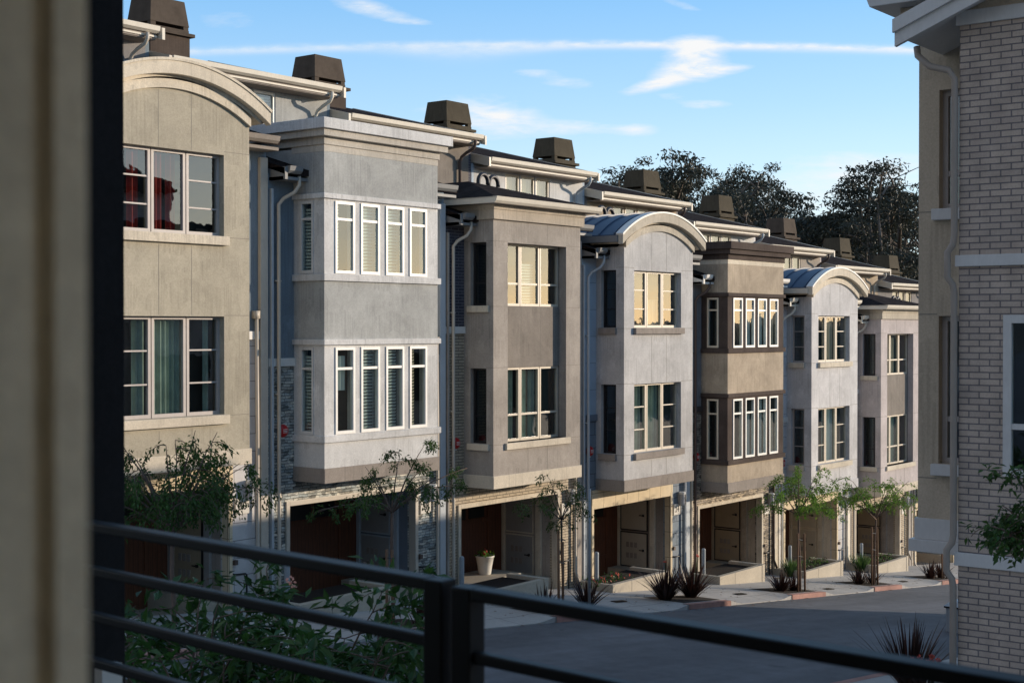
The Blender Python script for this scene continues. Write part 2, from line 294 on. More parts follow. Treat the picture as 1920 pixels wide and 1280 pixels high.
# ------------------------------------------------------------------ mesh builder
class MB:
    def __init__(s): s.v = []; s.f = []; s.sm = False
    def add(s, vs, fs):
        o = len(s.v); s.v += [tuple(p) for p in vs]; s.f += [tuple(i + o for i in f) for f in fs]; return s
    def box(s, x0, x1, y0, y1, z0, z1):
        return s.add([(x0, y0, z0), (x1, y0, z0), (x1, y1, z0), (x0, y1, z0), (x0, y0, z1), (x1, y0, z1), (x1, y1, z1), (x0, y1, z1)],
                     [(0, 3, 2, 1), (4, 5, 6, 7), (0, 1, 5, 4), (1, 2, 6, 5), (2, 3, 7, 6), (3, 0, 4, 7)])
    def prism(s, poly, axis, a0, a1):
        n = len(poly)
        def P(p, a):
            return (a, p[0], p[1]) if axis == 'x' else ((p[0], a, p[1]) if axis == 'y' else (p[0], p[1], a))
        vs = [P(p, a0) for p in poly] + [P(p, a1) for p in poly]
        fs = [tuple(range(n)), tuple(range(2 * n - 1, n - 1, -1))] + [(i, i + n, (i + 1) % n + n, (i + 1) % n) for i in range(n)]
        return s.add(vs, fs)
    def quad(s, a, b, c, d): return s.add([a, b, c, d], [(0, 1, 2, 3)])
    def tube(s, pts, r, n=8, caps=True):
        pts = [Vector(p) for p in pts]; rs = r if isinstance(r, (list, tuple)) else [r] * len(pts)
        rings = []; prev = None
        for i, p in enumerate(pts):
            d = (pts[min(i + 1, len(pts) - 1)] - pts[max(i - 1, 0)])
            if d.length < 1e-9: d = Vector((0, 0, 1))
            d.normalize()
            if prev is None:
                a = d.cross(Vector((0, 0, 1)) if abs(d.z) < .9 else Vector((1, 0, 0))).normalized()
            else:
                a = (prev - d * prev.dot(d)); a = a.normalized() if a.length > 1e-6 else d.orthogonal().normalized()
            prev = a; b = d.cross(a)
            rings.append([p + (a * math.cos(2 * math.pi * k / n) + b * math.sin(2 * math.pi * k / n)) * rs[i] for k in range(n)])
        vs = [q for ring in rings for q in ring]; fs = []
        for i in range(len(pts) - 1):
            for k in range(n): fs.append((i * n + k, i * n + (k + 1) % n, (i + 1) * n + (k + 1) % n, (i + 1) * n + k))
        if caps: fs += [tuple(range(n - 1, -1, -1)), tuple((len(pts) - 1) * n + k for k in range(n))]
        return s.add(vs, fs)
    def lathe(s, c, prof, n=20):
        vs = []; fs = []
        for r, z in prof:
            for k in range(n): vs.append((c[0] + r * math.cos(2 * math.pi * k / n), c[1] + r * math.sin(2 * math.pi * k / n), c[2] + z))
        for i in range(len(prof) - 1):
            for k in range(n): fs.append((i * n + k, i * n + (k + 1) % n, (i + 1) * n + (k + 1) % n, (i + 1) * n + k))
        fs += [tuple(range(n - 1, -1, -1)), tuple((len(prof) - 1) * n + k for k in range(n))]
        return s.add(vs, fs)
    def holes(s, axis, c0, c1, a0, a1, z0, z1, hs):
        """wall slab with rectangular openings; hs = [(a0,a1,z0,z1)]"""
        A = sorted({a0, a1, *[h[0] for h in hs], *[h[1] for h in hs]}); Z = sorted({z0, z1, *[h[2] for h in hs], *[h[3] for h in hs]})
        A = [a for a in A if a0 - 1e-9 <= a <= a1 + 1e-9]; Z = [z for z in Z if z0 - 1e-9 <= z <= z1 + 1e-9]
        def P(c, a, z): return (a, c, z) if axis == 'y' else (c, a, z)
        na, nz_ = len(A) - 1, len(Z) - 1
        def solid(i, j):
            if i < 0 or j < 0 or i >= na or j >= nz_: return False
            ca, cz = (A[i] + A[i + 1]) / 2, (Z[j] + Z[j + 1]) / 2
            return not any(h[0] < ca < h[1] and h[2] < cz < h[3] for h in hs)
        for i in range(na):
            for j in range(nz_):
                if not solid(i, j): continue
                x0, x1, y0, y1 = A[i], A[i + 1], Z[j], Z[j + 1]
                s.quad(P(c0, x0, y0), P(c0, x1, y0), P(c0, x1, y1), P(c0, x0, y1)); s.quad(P(c1, x0, y0), P(c1, x0, y1), P(c1, x1, y1), P(c1, x1, y0))
                if not solid(i - 1, j): s.quad(P(c0, x0, y0), P(c0, x0, y1), P(c1, x0, y1), P(c1, x0, y0))
                if not solid(i + 1, j): s.quad(P(c0, x1, y0), P(c1, x1, y0), P(c1, x1, y1), P(c0, x1, y1))
                if not solid(i, j - 1): s.quad(P(c0, x0, y0), P(c1, x0, y0), P(c1, x1, y0), P(c0, x1, y0))
                if not solid(i, j + 1): s.quad(P(c0, x0, y1), P(c0, x1, y1), P(c1, x1, y1), P(c1, x0, y1))
        return s
    def build(s, name, mat, parent=None, off=(0, 0, 0), smooth=False, bevel=0.0, fix=True):
        me = bpy.data.meshes.new(name)
        me.from_pydata([(p[0] - off[0], p[1] - off[1], p[2] - off[2]) for p in s.v], [], s.f)
        if fix:
            bm = bmesh.new(); bm.from_mesh(me); bmesh.ops.remove_doubles(bm, verts=bm.verts, dist=1e-5); bmesh.ops.recalc_face_normals(bm, faces=bm.faces)
            bm.to_mesh(me); bm.free()
        me.materials.append(mat)
        if smooth: me.polygons.foreach_set('use_smooth', [True] * len(me.polygons))
        o = bpy.data.objects.new(name, me); C.objects.link(o)
        if parent: o.parent = parent
        if bevel > 0:
            b = o.modifiers.new('bevel', 'BEVEL'); b.width = bevel; b.segments = 2; b.limit_method = 'ANGLE'; b.angle_limit = R_(40)
        return o
def tag(o, label, cat, group=None, kind=None):
    if label: o['label'] = label
    if cat: o['category'] = cat
    if group: o['group'] = group
    if kind: o['kind'] = kind
    return o
def thing(name, label, cat, loc, group=None, rz=0):
    o = bpy.data.objects.new(name, None); C.objects.link(o); o.location = loc; o.rotation_euler = (0, 0, rz); o.empty_display_size = .2
    return tag(o, label, cat, group)
def text_mb(txt, size, depth=.004):
    cu = bpy.data.curves.new('txt', 'FONT'); cu.body = txt; cu.size = size; cu.extrude = depth; cu.align_x = 'CENTER'; cu.align_y = 'CENTER'; cu.resolution_u = 3; cu.offset = .003
    o = bpy.data.objects.new('txt', cu); C.objects.link(o)
    dg = bpy.context.evaluated_depsgraph_get(); me = o.evaluated_get(dg).to_mesh()
    vs = [tuple(v_.co) for v_ in me.vertices]; fs = [tuple(p.vertices) for p in me.polygons]
    o.evaluated_get(dg).to_mesh_clear(); bpy.data.objects.remove(o); bpy.data.curves.remove(cu)
    return vs, fs
def gz(x): return -3.45 - .105 * x          # pavement level
def rz_(x): return -3.57 - .105 * x         # road level

# ------------------------------------------------------------------ setting: terrain, road, pavements, kerbs
def ribbon(name, y0, y1, dz, mat, x0=-60, x1=130, seg=60):
    m = MB()
    for i in range(seg):
        a = x0 + (x1 - x0) * i / seg; b_ = x0 + (x1 - x0) * (i + 1) / seg
        m.quad((a, y0, gz(a) + dz), (b_, y0, gz(b_) + dz), (b_, y1, gz(b_) + dz), (a, y1, gz(a) + dz))
    o = m.build(name, mat); o['kind'] = 'structure'; return o
# ground
m = MB(); xs = [-2500, -60, 130, 2500]
for i in range(3):
    za = gz(max(-60, min(130, xs[i]))) - .35; zb = gz(max(-60, min(130, xs[i + 1]))) - .35
    m.quad((xs[i], -2500, za), (xs[i + 1], -2500, zb), (xs[i + 1], 2500, zb), (xs[i], 2500, za))
o = m.build('ground', MT['fill']); o['kind'] = 'structure'
# low wooded hills on the sunset side, mirrored in the windows
def hill_ridge(name, y_lo, pts_n, seed):
    r = random.Random(seed); m = MB(); rows = []
    ph = [r.uniform(0, 6.28) for _ in range(9)]
    for q in range(pts_n + 1):
        a = R_(-75 + 135 * q / pts_n) - R_(15); d = 340 + 40 * math.sin(a * 3 + ph[0])
        top = -1.5 + 2.5 * math.sin(a * 4.1 + ph[1]) + 2.5 * math.sin(a * 13 + ph[2]) + 1.3 * math.sin(a * 41 + ph[3]) + .9 * r.uniform(-1, 1)
        ring = []
        for t, hf in ((-110, 0), (-60, .45), (-25, .85), (0, 1), (30, .85), (90, .3), (150, 0)):
            dd = d + t; x, y = math.cos(a - R_(22)) * dd, math.sin(a - R_(22)) * dd
            ring.append((x, y, -17.6 + (top + 17.6) * hf))
        rows.append(ring)
    vs = [p for ring in rows for p in ring]; n = 7; fs = []
    for q in range(pts_n):
        for w in range(n - 1): fs.append((q * n + w, (q + 1) * n + w, (q + 1) * n + w + 1, q * n + w + 1))
    m.add(vs, fs); return m
MT['hill'] = concrete('wooded_hill', (.06, .07, .045), .4, .95)
HM = hill_ridge('hills', 0, 360, 4)
o = HM.build('hills', MT['hill'], smooth=True); o['kind'] = 'structure'
# asphalt
M = Mat('asphalt'); c = M.scale_col((.105, .112, .125), M.noise(.35, 6, .6, sc=(.5, 1.4, 1)), .72, 1.3); c = M.scale_col(c, M.noise(90, 3, .85), .5, 1.6); c = M.scale_col(c, M.noise(2.5, 6, .75), .84, 1.18); c = M.scale_col(c, M.noise(1.6, 3, .5, sc=(.12, 2.2, 1)), .9, 1.1); c = M.scale_col(c, M.math('GREATER_THAN', M.noise(1.9, 5, .6), .67), 1.0, .72, 0, 1)
M.l(c, M.p.inputs['Base Color']); M.p.inputs['Roughness'].default_value = .82; M.p.inputs['Specular IOR Level'].default_value = .35; M.bump(M.noise(160, 3, .8), .5, .006)
ribbon('road', 9.9, 17.5, -.12, M.m)
m = MB()
MODX = [8.6, 13.86, 19.14, 24.40, 29.68, 34.96, 40.21, 45.45, 50.7, 55.96, 61.2]
def apron(x):      # 1 in the middle of a dropped kerb, 0 at the raised kerb islands
    d = min(abs(x - (q + .5)) for q in MODX); t = (d - 1.0) / .55
    return max(0, min(1, t))
def walk_z(x, y):
    t = max(0, min(1, (18.5 - y) / 1.1)); return gz(x) - .10 * apron(x) * t
YS = [17.4, 17.55, 17.8, 18.1, 18.5, 19.5, 20.86]; nx = 380; X0, X1 = -20, 75
vs = []; fs = []
for i in range(nx + 1):
    x = X0 + (X1 - X0) * i / nx
    for y in YS: vs.append((x, y, walk_z(x, y)))
    vs.append((x, 17.4, rz_(x) - .05))
k = len(YS) + 1
for i in range(nx):
    for j in range(len(YS) - 1): fs.append((i * k + j, (i + 1) * k + j, (i + 1) * k + j + 1, i * k + j + 1))
    fs.append((i * k + k - 1, (i + 1) * k + k - 1, (i + 1) * k, i * k))
m.add(vs, fs); o = m.build('sidewalk', MT['walk']); o['kind'] = 'structure'
for n_, q in enumerate(MODX[:9]):
    x0, x1 = q - .5, q + 1.5; m = MB()
    e = .004
    m.add([(x0, 17.38, rz_(x0) - .05), (x1, 17.38, rz_(x1) - .05), (x1, 17.38, gz(x1) + e), (x0, 17.38, gz(x0) + e), (x0, 17.56, gz(x0) + e), (x1, 17.56, gz(x1) + e)],
          [(0, 1, 2, 3), (3, 2, 5, 4)])
    o = m.build('kerb', MT['redkerb']); o['kind'] = 'structure'
    m = MB(); m.add([(x0 + .15, 17.62, gz(x0 + .15) + .006), (x1 - .1, 17.62, gz(x1 - .1) + .006), (x1 - .1, 18.55, gz(x1 - .1) + .006), (x0 + .15, 18.75, gz(x0 + .15) + .006)], [(0, 1, 2, 3)])
    o = m.build('tree_well_soil', MT['mulch']); o['kind'] = 'structure'
# near pavement
m = MB(); nx = 100
for i in range(nx):
    a = -20 + 95 * i / nx; b_ = -20 + 95 * (i + 1) / nx
    m.quad((a, -12, gz(a)), (b_, -12, gz(b_)), (b_, 10, gz(b_)), (a, 10, gz(a))); m.quad((a, 10, gz(a)), (b_, 10, gz(b_)), (b_, 10, rz_(b_) - .05), (a, 10, rz_(a) - .05))
o = m.build('near_sidewalk', MT['walk']); o['kind'] = 'structure'
m = MB()
x0, x1 = 19.5, 24.0
m.add([(x0, 10.02, rz_(x0) - .05), (x1, 10.02, rz_(x1) - .05), (x1, 10.02, gz(x1) + .004), (x0, 10.02, gz(x0) + .004), (x0, 9.84, gz(x0) + .004), (x1, 9.84, gz(x1) + .004)], [(0, 1, 2, 3), (3, 2, 5, 4)])
o = m.build('near_kerb', MT['redkerb']); o['kind'] = 'structure'

# ------------------------------------------------------------------ townhouses
OFF = (1.93, .85, -2.4)
m0, m1, BW = -.70, 4.56, 3.36
MT['panel_low'] = brick('panel_siding', (.56, .55, .55), (.53, .52, .52), (.22, .21, .21), bw=.9, bh=.335, ms=.008, depth=.004, var=.08, off=.4)
MT['panel_cream'] = brick('cream_panels', (.66, .55, .38), (.68, .57, .40), (.25, .2, .14), bw=.55, bh=.7, ms=.008, depth=.004, var=.08, off=0)
MT['panel_blue'] = brick('blue_panels', (.40, .47, .55), (.42, .49, .56), (.22, .26, .31), bw=3, bh=.68, ms=.008, depth=.004, var=.06, off=0)
MT['panel_slate'] = brick('slate_panels', (.20, .24, .28), (.22, .25, .29), (.08, .09, .11), bw=2, bh=.33, ms=.008, depth=.004, var=.08, off=.5)
MT['panel_white'] = brick('white_panels', (.66, .65, .66), (.64, .63, .64), (.3, .3, .3), bw=3, bh=.6, ms=.008, depth=.004, var=.06, off=0)

def arc(x0, x1, z, h, n=28):
    c = x1 - x0; r = c * c / (8 * h) + h / 2; cx = (x0 + x1) / 2; cz = z + h - r; a = math.asin(c / 2 / r)
    return [(cx + r * math.sin(-a + 2 * a * i / n), cz + r * math.cos(-a + 2 * a * i / n)) for i in range(n + 1)]

def pq(mb, axis, c, a0, a1, z0, z1):
    """one sheet of glass facing the street (-Y) or along it (-X)"""
    if axis == 'y': mb.quad((a0, c, z0), (a1, c, z0), (a1, c, z1), (a0, c, z1))
    else: mb.quad((c, a1, z0), (c, a0, z0), (c, a0, z1), (c, a1, z1))
def window(root, axis, c, units, fw, fmat, blind=None, sill=None, room_sheets=None, rng=None, depth=.07, fine=True, name='window', sillmat=None):
    fr = MB(); pn = MB(); 
    def bx(mb, a0, a1, d0, d1, z0, z1):
        if axis == 'y': mb.box(a0, a1, c + d0, c + d1, z0, z1)
        else: mb.box(c + d0, c + d1, a0, a1, z0, z1)
    for a0, a1, z0, z1, mun in units:
        bx(fr, a0, a0 + fw, 0, depth, z0, z1); bx(fr, a1 - fw, a1, 0, depth, z0, z1)
        bx(fr, a0 + fw, a1 - fw, 0, depth, z0, z0 + fw * 1.15); bx(fr, a0 + fw, a1 - fw, 0, depth, z1 - fw, z1)
        for q, th in mun:
            zz = z1 - (z1 - z0) * q; bx(fr, a0 + fw, a1 - fw, .012, depth - .006, zz - th / 2, zz + th / 2)
        pq(pn, axis, c + .038, a0 + fw, a1 - fw, z0 + fw * 1.15, z1 - fw)
    A0 = min(q[0] for q in units); A1 = max(q[1] for q in units); Z0 = min(q[2] for q in units); Z1 = max(q[3] for q in units)
    f = fr.build(name, fmat, root, OFF); pn.build('pane', MT['glass'], f, OFF, fix=False)
    if room_sheets is not None:  # dark sheet added behind the glass in place of an unlit interior
        if axis == 'y': room_sheets.box(A0 - .12, A1 + .12, c + depth + .22, c + depth + .26, Z0 - .15, Z1 + .15)
        else: room_sheets.box(c + depth + .2, c + depth + .24, A0 - .05, A1 + .12, Z0 - .15, Z1 + .15)
    if blind:
        kind, bm_, spans = blind
        b = MB()
        for (s0, s1, t0, t1) in spans:
            aa, ab = A0 + (A1 - A0) * s0, A0 + (A1 - A0) * s1; za, zb = Z1 - (Z1 - Z0) * t1, Z1 - (Z1 - Z0) * t0
            if kind == 'slat':
                zz = zb
                while zz > za + .02:
                    d = depth + .04; h = .055
                    if axis == 'y': b.add([(aa, c + d, zz - .012), (ab, c + d, zz - .012), (ab, c + d + .022, zz - h), (aa, c + d + .022, zz - h), (aa, c + d + .004, zz - .01), (ab, c + d + .004, zz - .01), (ab, c + d + .026, zz - h + .002), (aa, c + d + .026, zz - h + .002)], [(0, 1, 2, 3), (7, 6, 5, 4), (0, 4, 5, 1), (3, 2, 6, 7)])
                    else: b.box(c + d, c + d + .006, aa, ab, zz - h * .8, zz)
                    zz -= .066
            else:
                n = max(6, int((ab - aa) / .022)); pts = []
                for i in range(n + 1):
                    t = i / n; pts.append((aa + (ab - aa) * t, depth + .07 + .025 * math.sin(t * n * 1.25) + .012 * math.sin(t * n * .53 + 1)))
                vs = []; fs = []
                for p, d in pts:
                    for zz in (za, zb): vs.append((p, c + d, zz) if axis == 'y' else (c + d, p, zz))
                for i in range(n): fs.append((2 * i, 2 * i + 2, 2 * i + 3, 2 * i + 1))
                b.add(vs, fs)
        b.build('blind' if kind == 'slat' else 'curtain', bm_, f, OFF, fix=False)
    if sill:
        a0, a1, z0, z1, d0 = sill; s = MB()
        if axis == 'y': s.box(a0, a1, c - d0, c + .0, z0, z1)
        else: s.box(c - d0, c + .0, a0, a1, z0, z1)
        s.build('sill', sillmat or MT['cream'], f, OFF, bevel=.008)
    return f

def townhouse(i, b, L, typ, label, k):
    root = thing('townhouse', label, 'townhouse', (b + OFF[0], 20 + OFF[1], L + OFF[2]), 'stepped row of townhouses')
    room_sheets = MB(); P = lambda mb, name, mat, bevel=0, parent=root, smooth=False: mb.build(name, MT[mat] if isinstance(mat, str) else mat, parent, OFF, smooth, bevel)
    near = i <= 4
    # --- main wall
    zb = k.get('zb', 2.75); ztop = 6.5
    m = MB(); m.holes('y', .85, 1.05, m0 + .004, m1 - .004, -3.2, zb, [(-.15, 3.57, -3.2, 0)]); P(m, 'lower_wall', k['low'])
    m = MB(); m.box(m0 + .004, m1 - .004, .85, 1.05, zb + .16, ztop); P(m, 'wall', k['up'])
    m = MB(); m.box(m0 + .01, -.002, .80, 1.02, zb, zb + .16); P(m, 'wall_band', k['band'], .006)
    m = MB(); m.box(BW + .002, m1 - .01, .80, 1.02, zb, zb + .16); P(m, 'wall_band', k['band'], .006)
    m = MB()
    poly = [(1.05, -3.2), (13, -3.2), (13, 9.0), (8.6, 10.05), (4.4, 9.0), (4.4, 7.5), (1.05, 6.5)]
    m.prism(poly, 'x', m0 + .006, m0 + .1); P(m, 'side_wall', k.get('side', k['up']))
    m = MB(); m.prism(poly, 'x', m1 - .1, m1 - .006); P(m, 'side_wall', k.get('side', k['up']))
    m = MB(); m.box(m0 + .1, m1 - .1, 12.9, 13, -3.2, 9.0); P(m, 'back_wall', k.get('side', k['up']))
    if 'lintel' in k:
        m = MB(); m.box(-.24, 3.66, .80, .848, .092, .479); P(m, 'lintel', k['lintel'])
    # opening trim
    m = MB(); m.box(-.24, -.144, .81, 1.0, -3.0, .09); m.box(3.564, 3.66, .81, 1.0, -3.0, .09); m.box(-.144, 3.564, .81, 1.0, -.006, .09); P(m, 'opening_trim', k['opentrim'], .006)
    # porch recess
    m = MB(); m.box(-.25, -.15, 1.05, 2.6, -3.1, .1); P(m, 'porch_wall', k['porch'])
    m = MB(); m.box(3.57, 3.67, 1.05, 2.6, -3.1, .1); P(m, 'porch_wall', k['porch'])
    m = MB(); m.box(-.25, 3.67, 1.05, 2.6, .1, .2); P(m, 'porch_ceiling', k['porch'])
    m = MB(); m.box(-.15, 3.57, .9, 2.62, -2.55, -2.42); P(m, 'porch_floor', 'conc')
    m = MB(); m.box(3.02, 3.565, 1.02, 2.59, -2.42, -2.08); P(m, 'porch_step', 'conc')
    m = MB(); m.box(-.15, 2.95, 2.55, 2.66, -2.4, -.02); g = P(m, 'garage_door', 'door_brown')
    m = MB(); m.box(2.95, 3.57, 2.53, 2.66, -2.4, .08); P(m, 'door_jamb', 'door_brown')
    m = MB()
    for q in range(4): m.box(.05 + q * .72, .65 + q * .72, 2.535, 2.56, -.62, -.12)
    P(m, 'door_pane', 'black', parent=g)
    m = MB()
    for zz in (-.7, -1.75, -2.38): m.box(-.15, 2.95, 2.53, 2.56, zz - .05, zz + .05)
    P(m, 'door_rail', 'door_brown', parent=g)
    for q in ((2.45, 2.55), (1.30, 1.46)):
        m = MB(); m.box(3.50, 3.57, *q, -2.1, .05); P(m, 'jamb_trim', k['jamb'], .006)
    for (z0, z1) in ((-2.05, -1.13), (-1.03, -.2)):
        m = MB(); m.box(3.545, 3.57, 1.58, 2.42, z0, z1); d = P(m, 'closet_door', k['door'], .004)
        m = MB(); t = .03
        m.box(3.538, 3.569, 1.55, 1.58, z0 - t, z1 + t); m.box(3.54, 3.57, 2.42, 2.45, z0 - t, z1 + t); m.box(3.54, 3.57, 1.58, 2.42, z0 - t, z0); m.box(3.54, 3.57, 1.58, 2.42, z1, z1 + t); P(m, 'door_frame', k['doorframe'], parent=d)
        if z0 < -2:
            for r_ in range(2):
                for c_ in range(3):
                    m = MB(); y_ = 1.9 + c_ * .13; z_ = z0 + .22 + r_ * .3; m.box(3.535, 3.55, y_, y_ + .09, z_, z_ + .14); P(m, 'vent', 'skirt', parent=d)
        m = MB(); m.box(3.50, 3.545, 1.66, 1.70, (z0 + z1) / 2 - .03, (z0 + z1) / 2 + .03); m.box(3.49, 3.51, 1.66, 1.80, (z0 + z1) / 2 - .012, (z0 + z1) / 2 + .012); P(m, 'handle', 'black', parent=d)
    # corner boards and downspouts
    m = MB(); m.box(m1 - .22, m1 - .03, .77, .85, -3.0, 6.25); P(m, 'corner_board', k['corner'], .006)
    m = MB(); m.box(m0 + .03, m0 + .09, .76, .85, -3.0, 6.2); P(m, 'corner_board', k['corner'], .006)
    m = MB(); x_ = m0 + .21
    m.tube([(x_ + .28, .47, 6.45), (x_ + .28, .47, 6.28), (x_ + .22, .54, 6.14), (x_ + .08, .70, 6.02), (x_, .75, 5.9), (x_, .75, 5.6), (x_, .75, -1.8), (x_, .72, -1.95), (x_ + .03, .62, -2.08)], .038, 10)
    for zz in (4.4, 2.2, 0.2): m.box(x_ - .06, x_ + .06, .74, .85, zz, zz + .03)
    P(m, 'downspout', k['pipe'], smooth=True)
    m = MB(); x_ = m1 - .32
    m.tube([(x_, .78, 3.2), (x_, .76, 1.0), (x_, .76, -2.0), (x_ + .02, .66, -2.25)], .036, 10); m.box(x_ - .06, x_ + .06, .74, .85, 3.15, 3.3); P(m, 'downspout', k['pipe'], smooth=True)
    # pent roof and its gutters
    m = MB(); m.prism([(.42, 6.58), (4.4, 7.78), (4.4, 7.66), (.42, 6.46)], 'x', m0 + .05, m1 - .05); P(m, 'pent_roof', 'shingle')
    for (a, c_) in ((m0 + .12, -.24), (BW + .24, m1 - .12)):
        m = MB(); m.prism([(.44, 6.62), (.32, 6.62), (.34, 6.53), (.40, 6.48), (.44, 6.48)], 'x', a, c_); P(m, 'gutter', k['gut'])
    m = MB(); m.box(m0 + .05, m0 + .12, .40, 1.6, 6.36, 6.60); P(m, 'eave_return', k['gut'])
    m = MB(); m.box(m0 + .05, -.002, .45, .85, 6.36, 6.42); P(m, 'soffit', k['gut'])
    m = MB(); m.box(BW + .002, m1 - .05, .45, .85, 6.36, 6.42); P(m, 'soffit', k['gut'])
    # top floor
    wz0, wz1 = 7.55, 8.84
    m = MB(); m.holes('y', 4.4, 4.6, m0 + .1, m1 - .1, 6.5, 9.0, [(.78, 1.42, wz0, wz1), (1.47, 2.13, wz0, wz1), (2.18, 2.82, wz0, wz1)]); P(m, 'top_floor_wall', k['rear'])
    window(root, 'y', 4.42, [(.78, 1.42, wz0, wz1, [(.55, .05)]), (1.47, 2.13, wz0, wz1, [(.55, .05)]), (2.18, 2.82, wz0, wz1, [(.55, .05)])], .06, MT['frame_white' if i < 4 else 'frame_tan'], ('slat', MT['blind'], [(.03, .97, .02, .98)]) if i == 2 else ('curtain', MT['blindtan'], [(.02, .98, .02, .98)]), room_sheets=room_sheets)
    # main roof
    m = MB(); m.prism([(3.93, 9.0), (8.6, 10.14), (13.3, 9.0), (13.3, 9.12), (8.6, 10.27), (3.93, 9.13)], 'x', m0 + .1, m1 - .14); roof = P(m, 'roof', 'shingle')
    m = MB(); m.prism([(3.92, 9.135), (3.78, 9.135), (3.80, 9.04), (3.87, 8.995), (3.92, 8.995)], 'x', m0 + .13, m1 - .2); P(m, 'gutter', 'offwhite', parent=roof)
    m = MB(); m.box(m0 + .13, m1 - .2, 3.925, 3.95, 8.885, 8.99); m.box(m0 + .13, m1 - .2, 3.95, 4.4, 8.87, 8.9); P(m, 'fascia', 'skirt', parent=roof)
    m = MB(); m.box(m0 + .13, m1 - .2, 3.90, 3.925, 8.92, 8.955); P(m, 'fascia_strip', 'offwhite', parent=roof)
    for xx in (m1 - .14, m0 + .02):
        m = MB(); m.prism([(3.80, 8.88), (8.6, 10.03), (13.3, 8.9), (13.3, 9.14), (8.6, 10.29), (3.80, 9.12)], 'x', xx, xx + .07); P(m, 'rake_board', 'offwhite' if i % 2 else 'pipe', parent=roof)
    m = MB(); x_ = m1 - .52
    m.tube([(x_ + .05, 3.86, 8.98), (x_ + .05, 3.86, 8.86), (x_ + .04, 3.92, 8.76), (x_, 4.12, 8.66), (x_ - .02, 4.27, 8.56), (x_ - .03, 4.32, 8.44), (x_ - .03, 4.32, 7.0)], .042, 10); P(m, 'downspout', k['rearpipe'], smooth=True, parent=roof)
    # chimney
    cx0, cx1, cy0, cy1 = 1.35, 2.50, 7.0, 7.9
    m = MB(); m.box(cx0, cx1, cy0, cy1, 8.8, 10.36); ch = P(m, 'chimney', k.get('chim', 'chim2'), parent=roof)
    m = MB(); e = .09; m.box(cx0 - e, cx1 + e, cy0 - e, cy1 + e, 10.36, 10.44); m.box(cx0 + .012, cx1 - .012, cy0 + .012, cy1 - .012, 10.44, 10.52)
    def ring(z0, z1, t0, t1):
        return [(cx0 + t0, cy0 + t0, z0), (cx1 - t0, cy0 + t0, z0), (cx1 - t0, cy1 - t0, z0), (cx0 + t0, cy1 - t0, z0), (cx0 + t1, cy0 + t1, z1), (cx1 - t1, cy0 + t1, z1), (cx1 - t1, cy1 - t1, z1), (cx0 + t1, cy1 - t1, z1)]
    m.add(ring(10.60, 11.20, .008, .085), [(4, 5, 6, 7), (0, 1, 5, 4), (1, 2, 6, 5), (2, 3, 7, 6), (3, 0, 4, 7), (0, 3, 2, 1)])
    for (ax, bx_, ay, by) in ((cx0, cx0 + .17, cy0, cy0 + .14), (cx1 - .17, cx1, cy0, cy0 + .14), (cx0, cx0 + .17, cy1 - .14, cy1), (cx1 - .17, cx1, cy1 - .14, cy1)):
        m.box(ax + (.02 if ax == cx0 else 0), bx_ - (.02 if bx_ == cx1 else 0), ay + (.02 if ay == cy0 else 0), by - (.02 if by == cy1 else 0), 10.52, 10.602)
    o = P(m, 'chimney_shroud', k.get('chimcap', 'chim2'), .004, parent=root); o.parent = roof
    m = MB(); m.tube([(2.75, 8.0, 9.9), (2.75, 8.0, 10.75)], .07, 10); o = P(m, 'vent_pipe', 'gooseneck', smooth=True); o.parent = roof
    if k.get('goose'):
        for gx, top in ((k['goose'], .0), (k['goose'] + .42, -.03)):
            m = MB(); r_ = .19; z_ = 7.78 + top + k.get('goosez', 0)
            pts = [(gx, 3.0, 7.0), (gx, 3.0, z_)] + [(gx + r_ - r_ * math.cos(t), 3.0, z_ + r_ * math.sin(t)) for t in [math.pi * q / 10 for q in range(1, 11)]] + [(gx + 2 * r_, 3.0, z_ - .06)]
            m.tube(pts, .055, 10); P(m, 'gooseneck_vent', 'gooseneck', smooth=True)
    # --- bay
    def zone(z0, z1, mat, name, fh=(), sh=(), yb=.85):
        m = MB(); m.holes('y', 0, .2, 0, BW, z0, z1, list(fh)); m.holes('x', 0, .2, .2, yb, z0, z1, list(sh)); m.box(BW - .2, BW, .2, yb, z0, z1); return P(m, name, mat)
    def band(z0, z1, p, mat, name='band', yb=.85, bevel=.008):
        m = MB(); m.box(-p, BW + p, -p, yb, z0, z1); return P(m, name, mat, bevel)
    band(.48, .77, .03, k['skirt'], 'bay_skirt', bevel=.01)
    if typ == 'A':
        fw1 = (.47, 2.76, 4.62, 6.08); fw2 = (.47, 2.76, 1.42, 3.18); sw1 = (.24, .70, 4.62, 6.08); sw2 = (.24, .70, 1.42, 3.18)
        zone(.77, 6.66, k['bay'], 'bay', [fw1, fw2], [sw1, sw2])
        m = MB(); pts = arc(0, BW, 6.66, .49); m.prism([(p[0], p[1]) for p in pts], 'y', 0, .2)
        m.box(0, .2, .85, 3.2, 6.3, 6.66); m.box(BW - .2, BW, .85, 3.2, 6.3, 6.66); m.box(.2, BW - .2, 3.1, 3.2, 6.3, 7.1); P(m, 'bay_gable', k['bay'])
        m = MB()
        for zz in (6.14, 4.60, 1.40, 3.20):
            m.box(0, .47, -.0015, .0, zz - .005, zz + .005); m.box(2.76, BW, -.0015, .0, zz - .005, zz + .005); m.box(-.0015, 0, 0, .24, zz - .005, zz + .005); m.box(-.0015, 0, .7, .85, zz - .005, zz + .005)
        for xx in (1.30, 2.02):
            for (za, zc) in ((.79, 1.2), (3.2, 4.42), (6.09, 7.08)): m.box(xx - .005, xx + .005, -.0015, .0, za, zc)
        P(m, 'joint', 'joint')
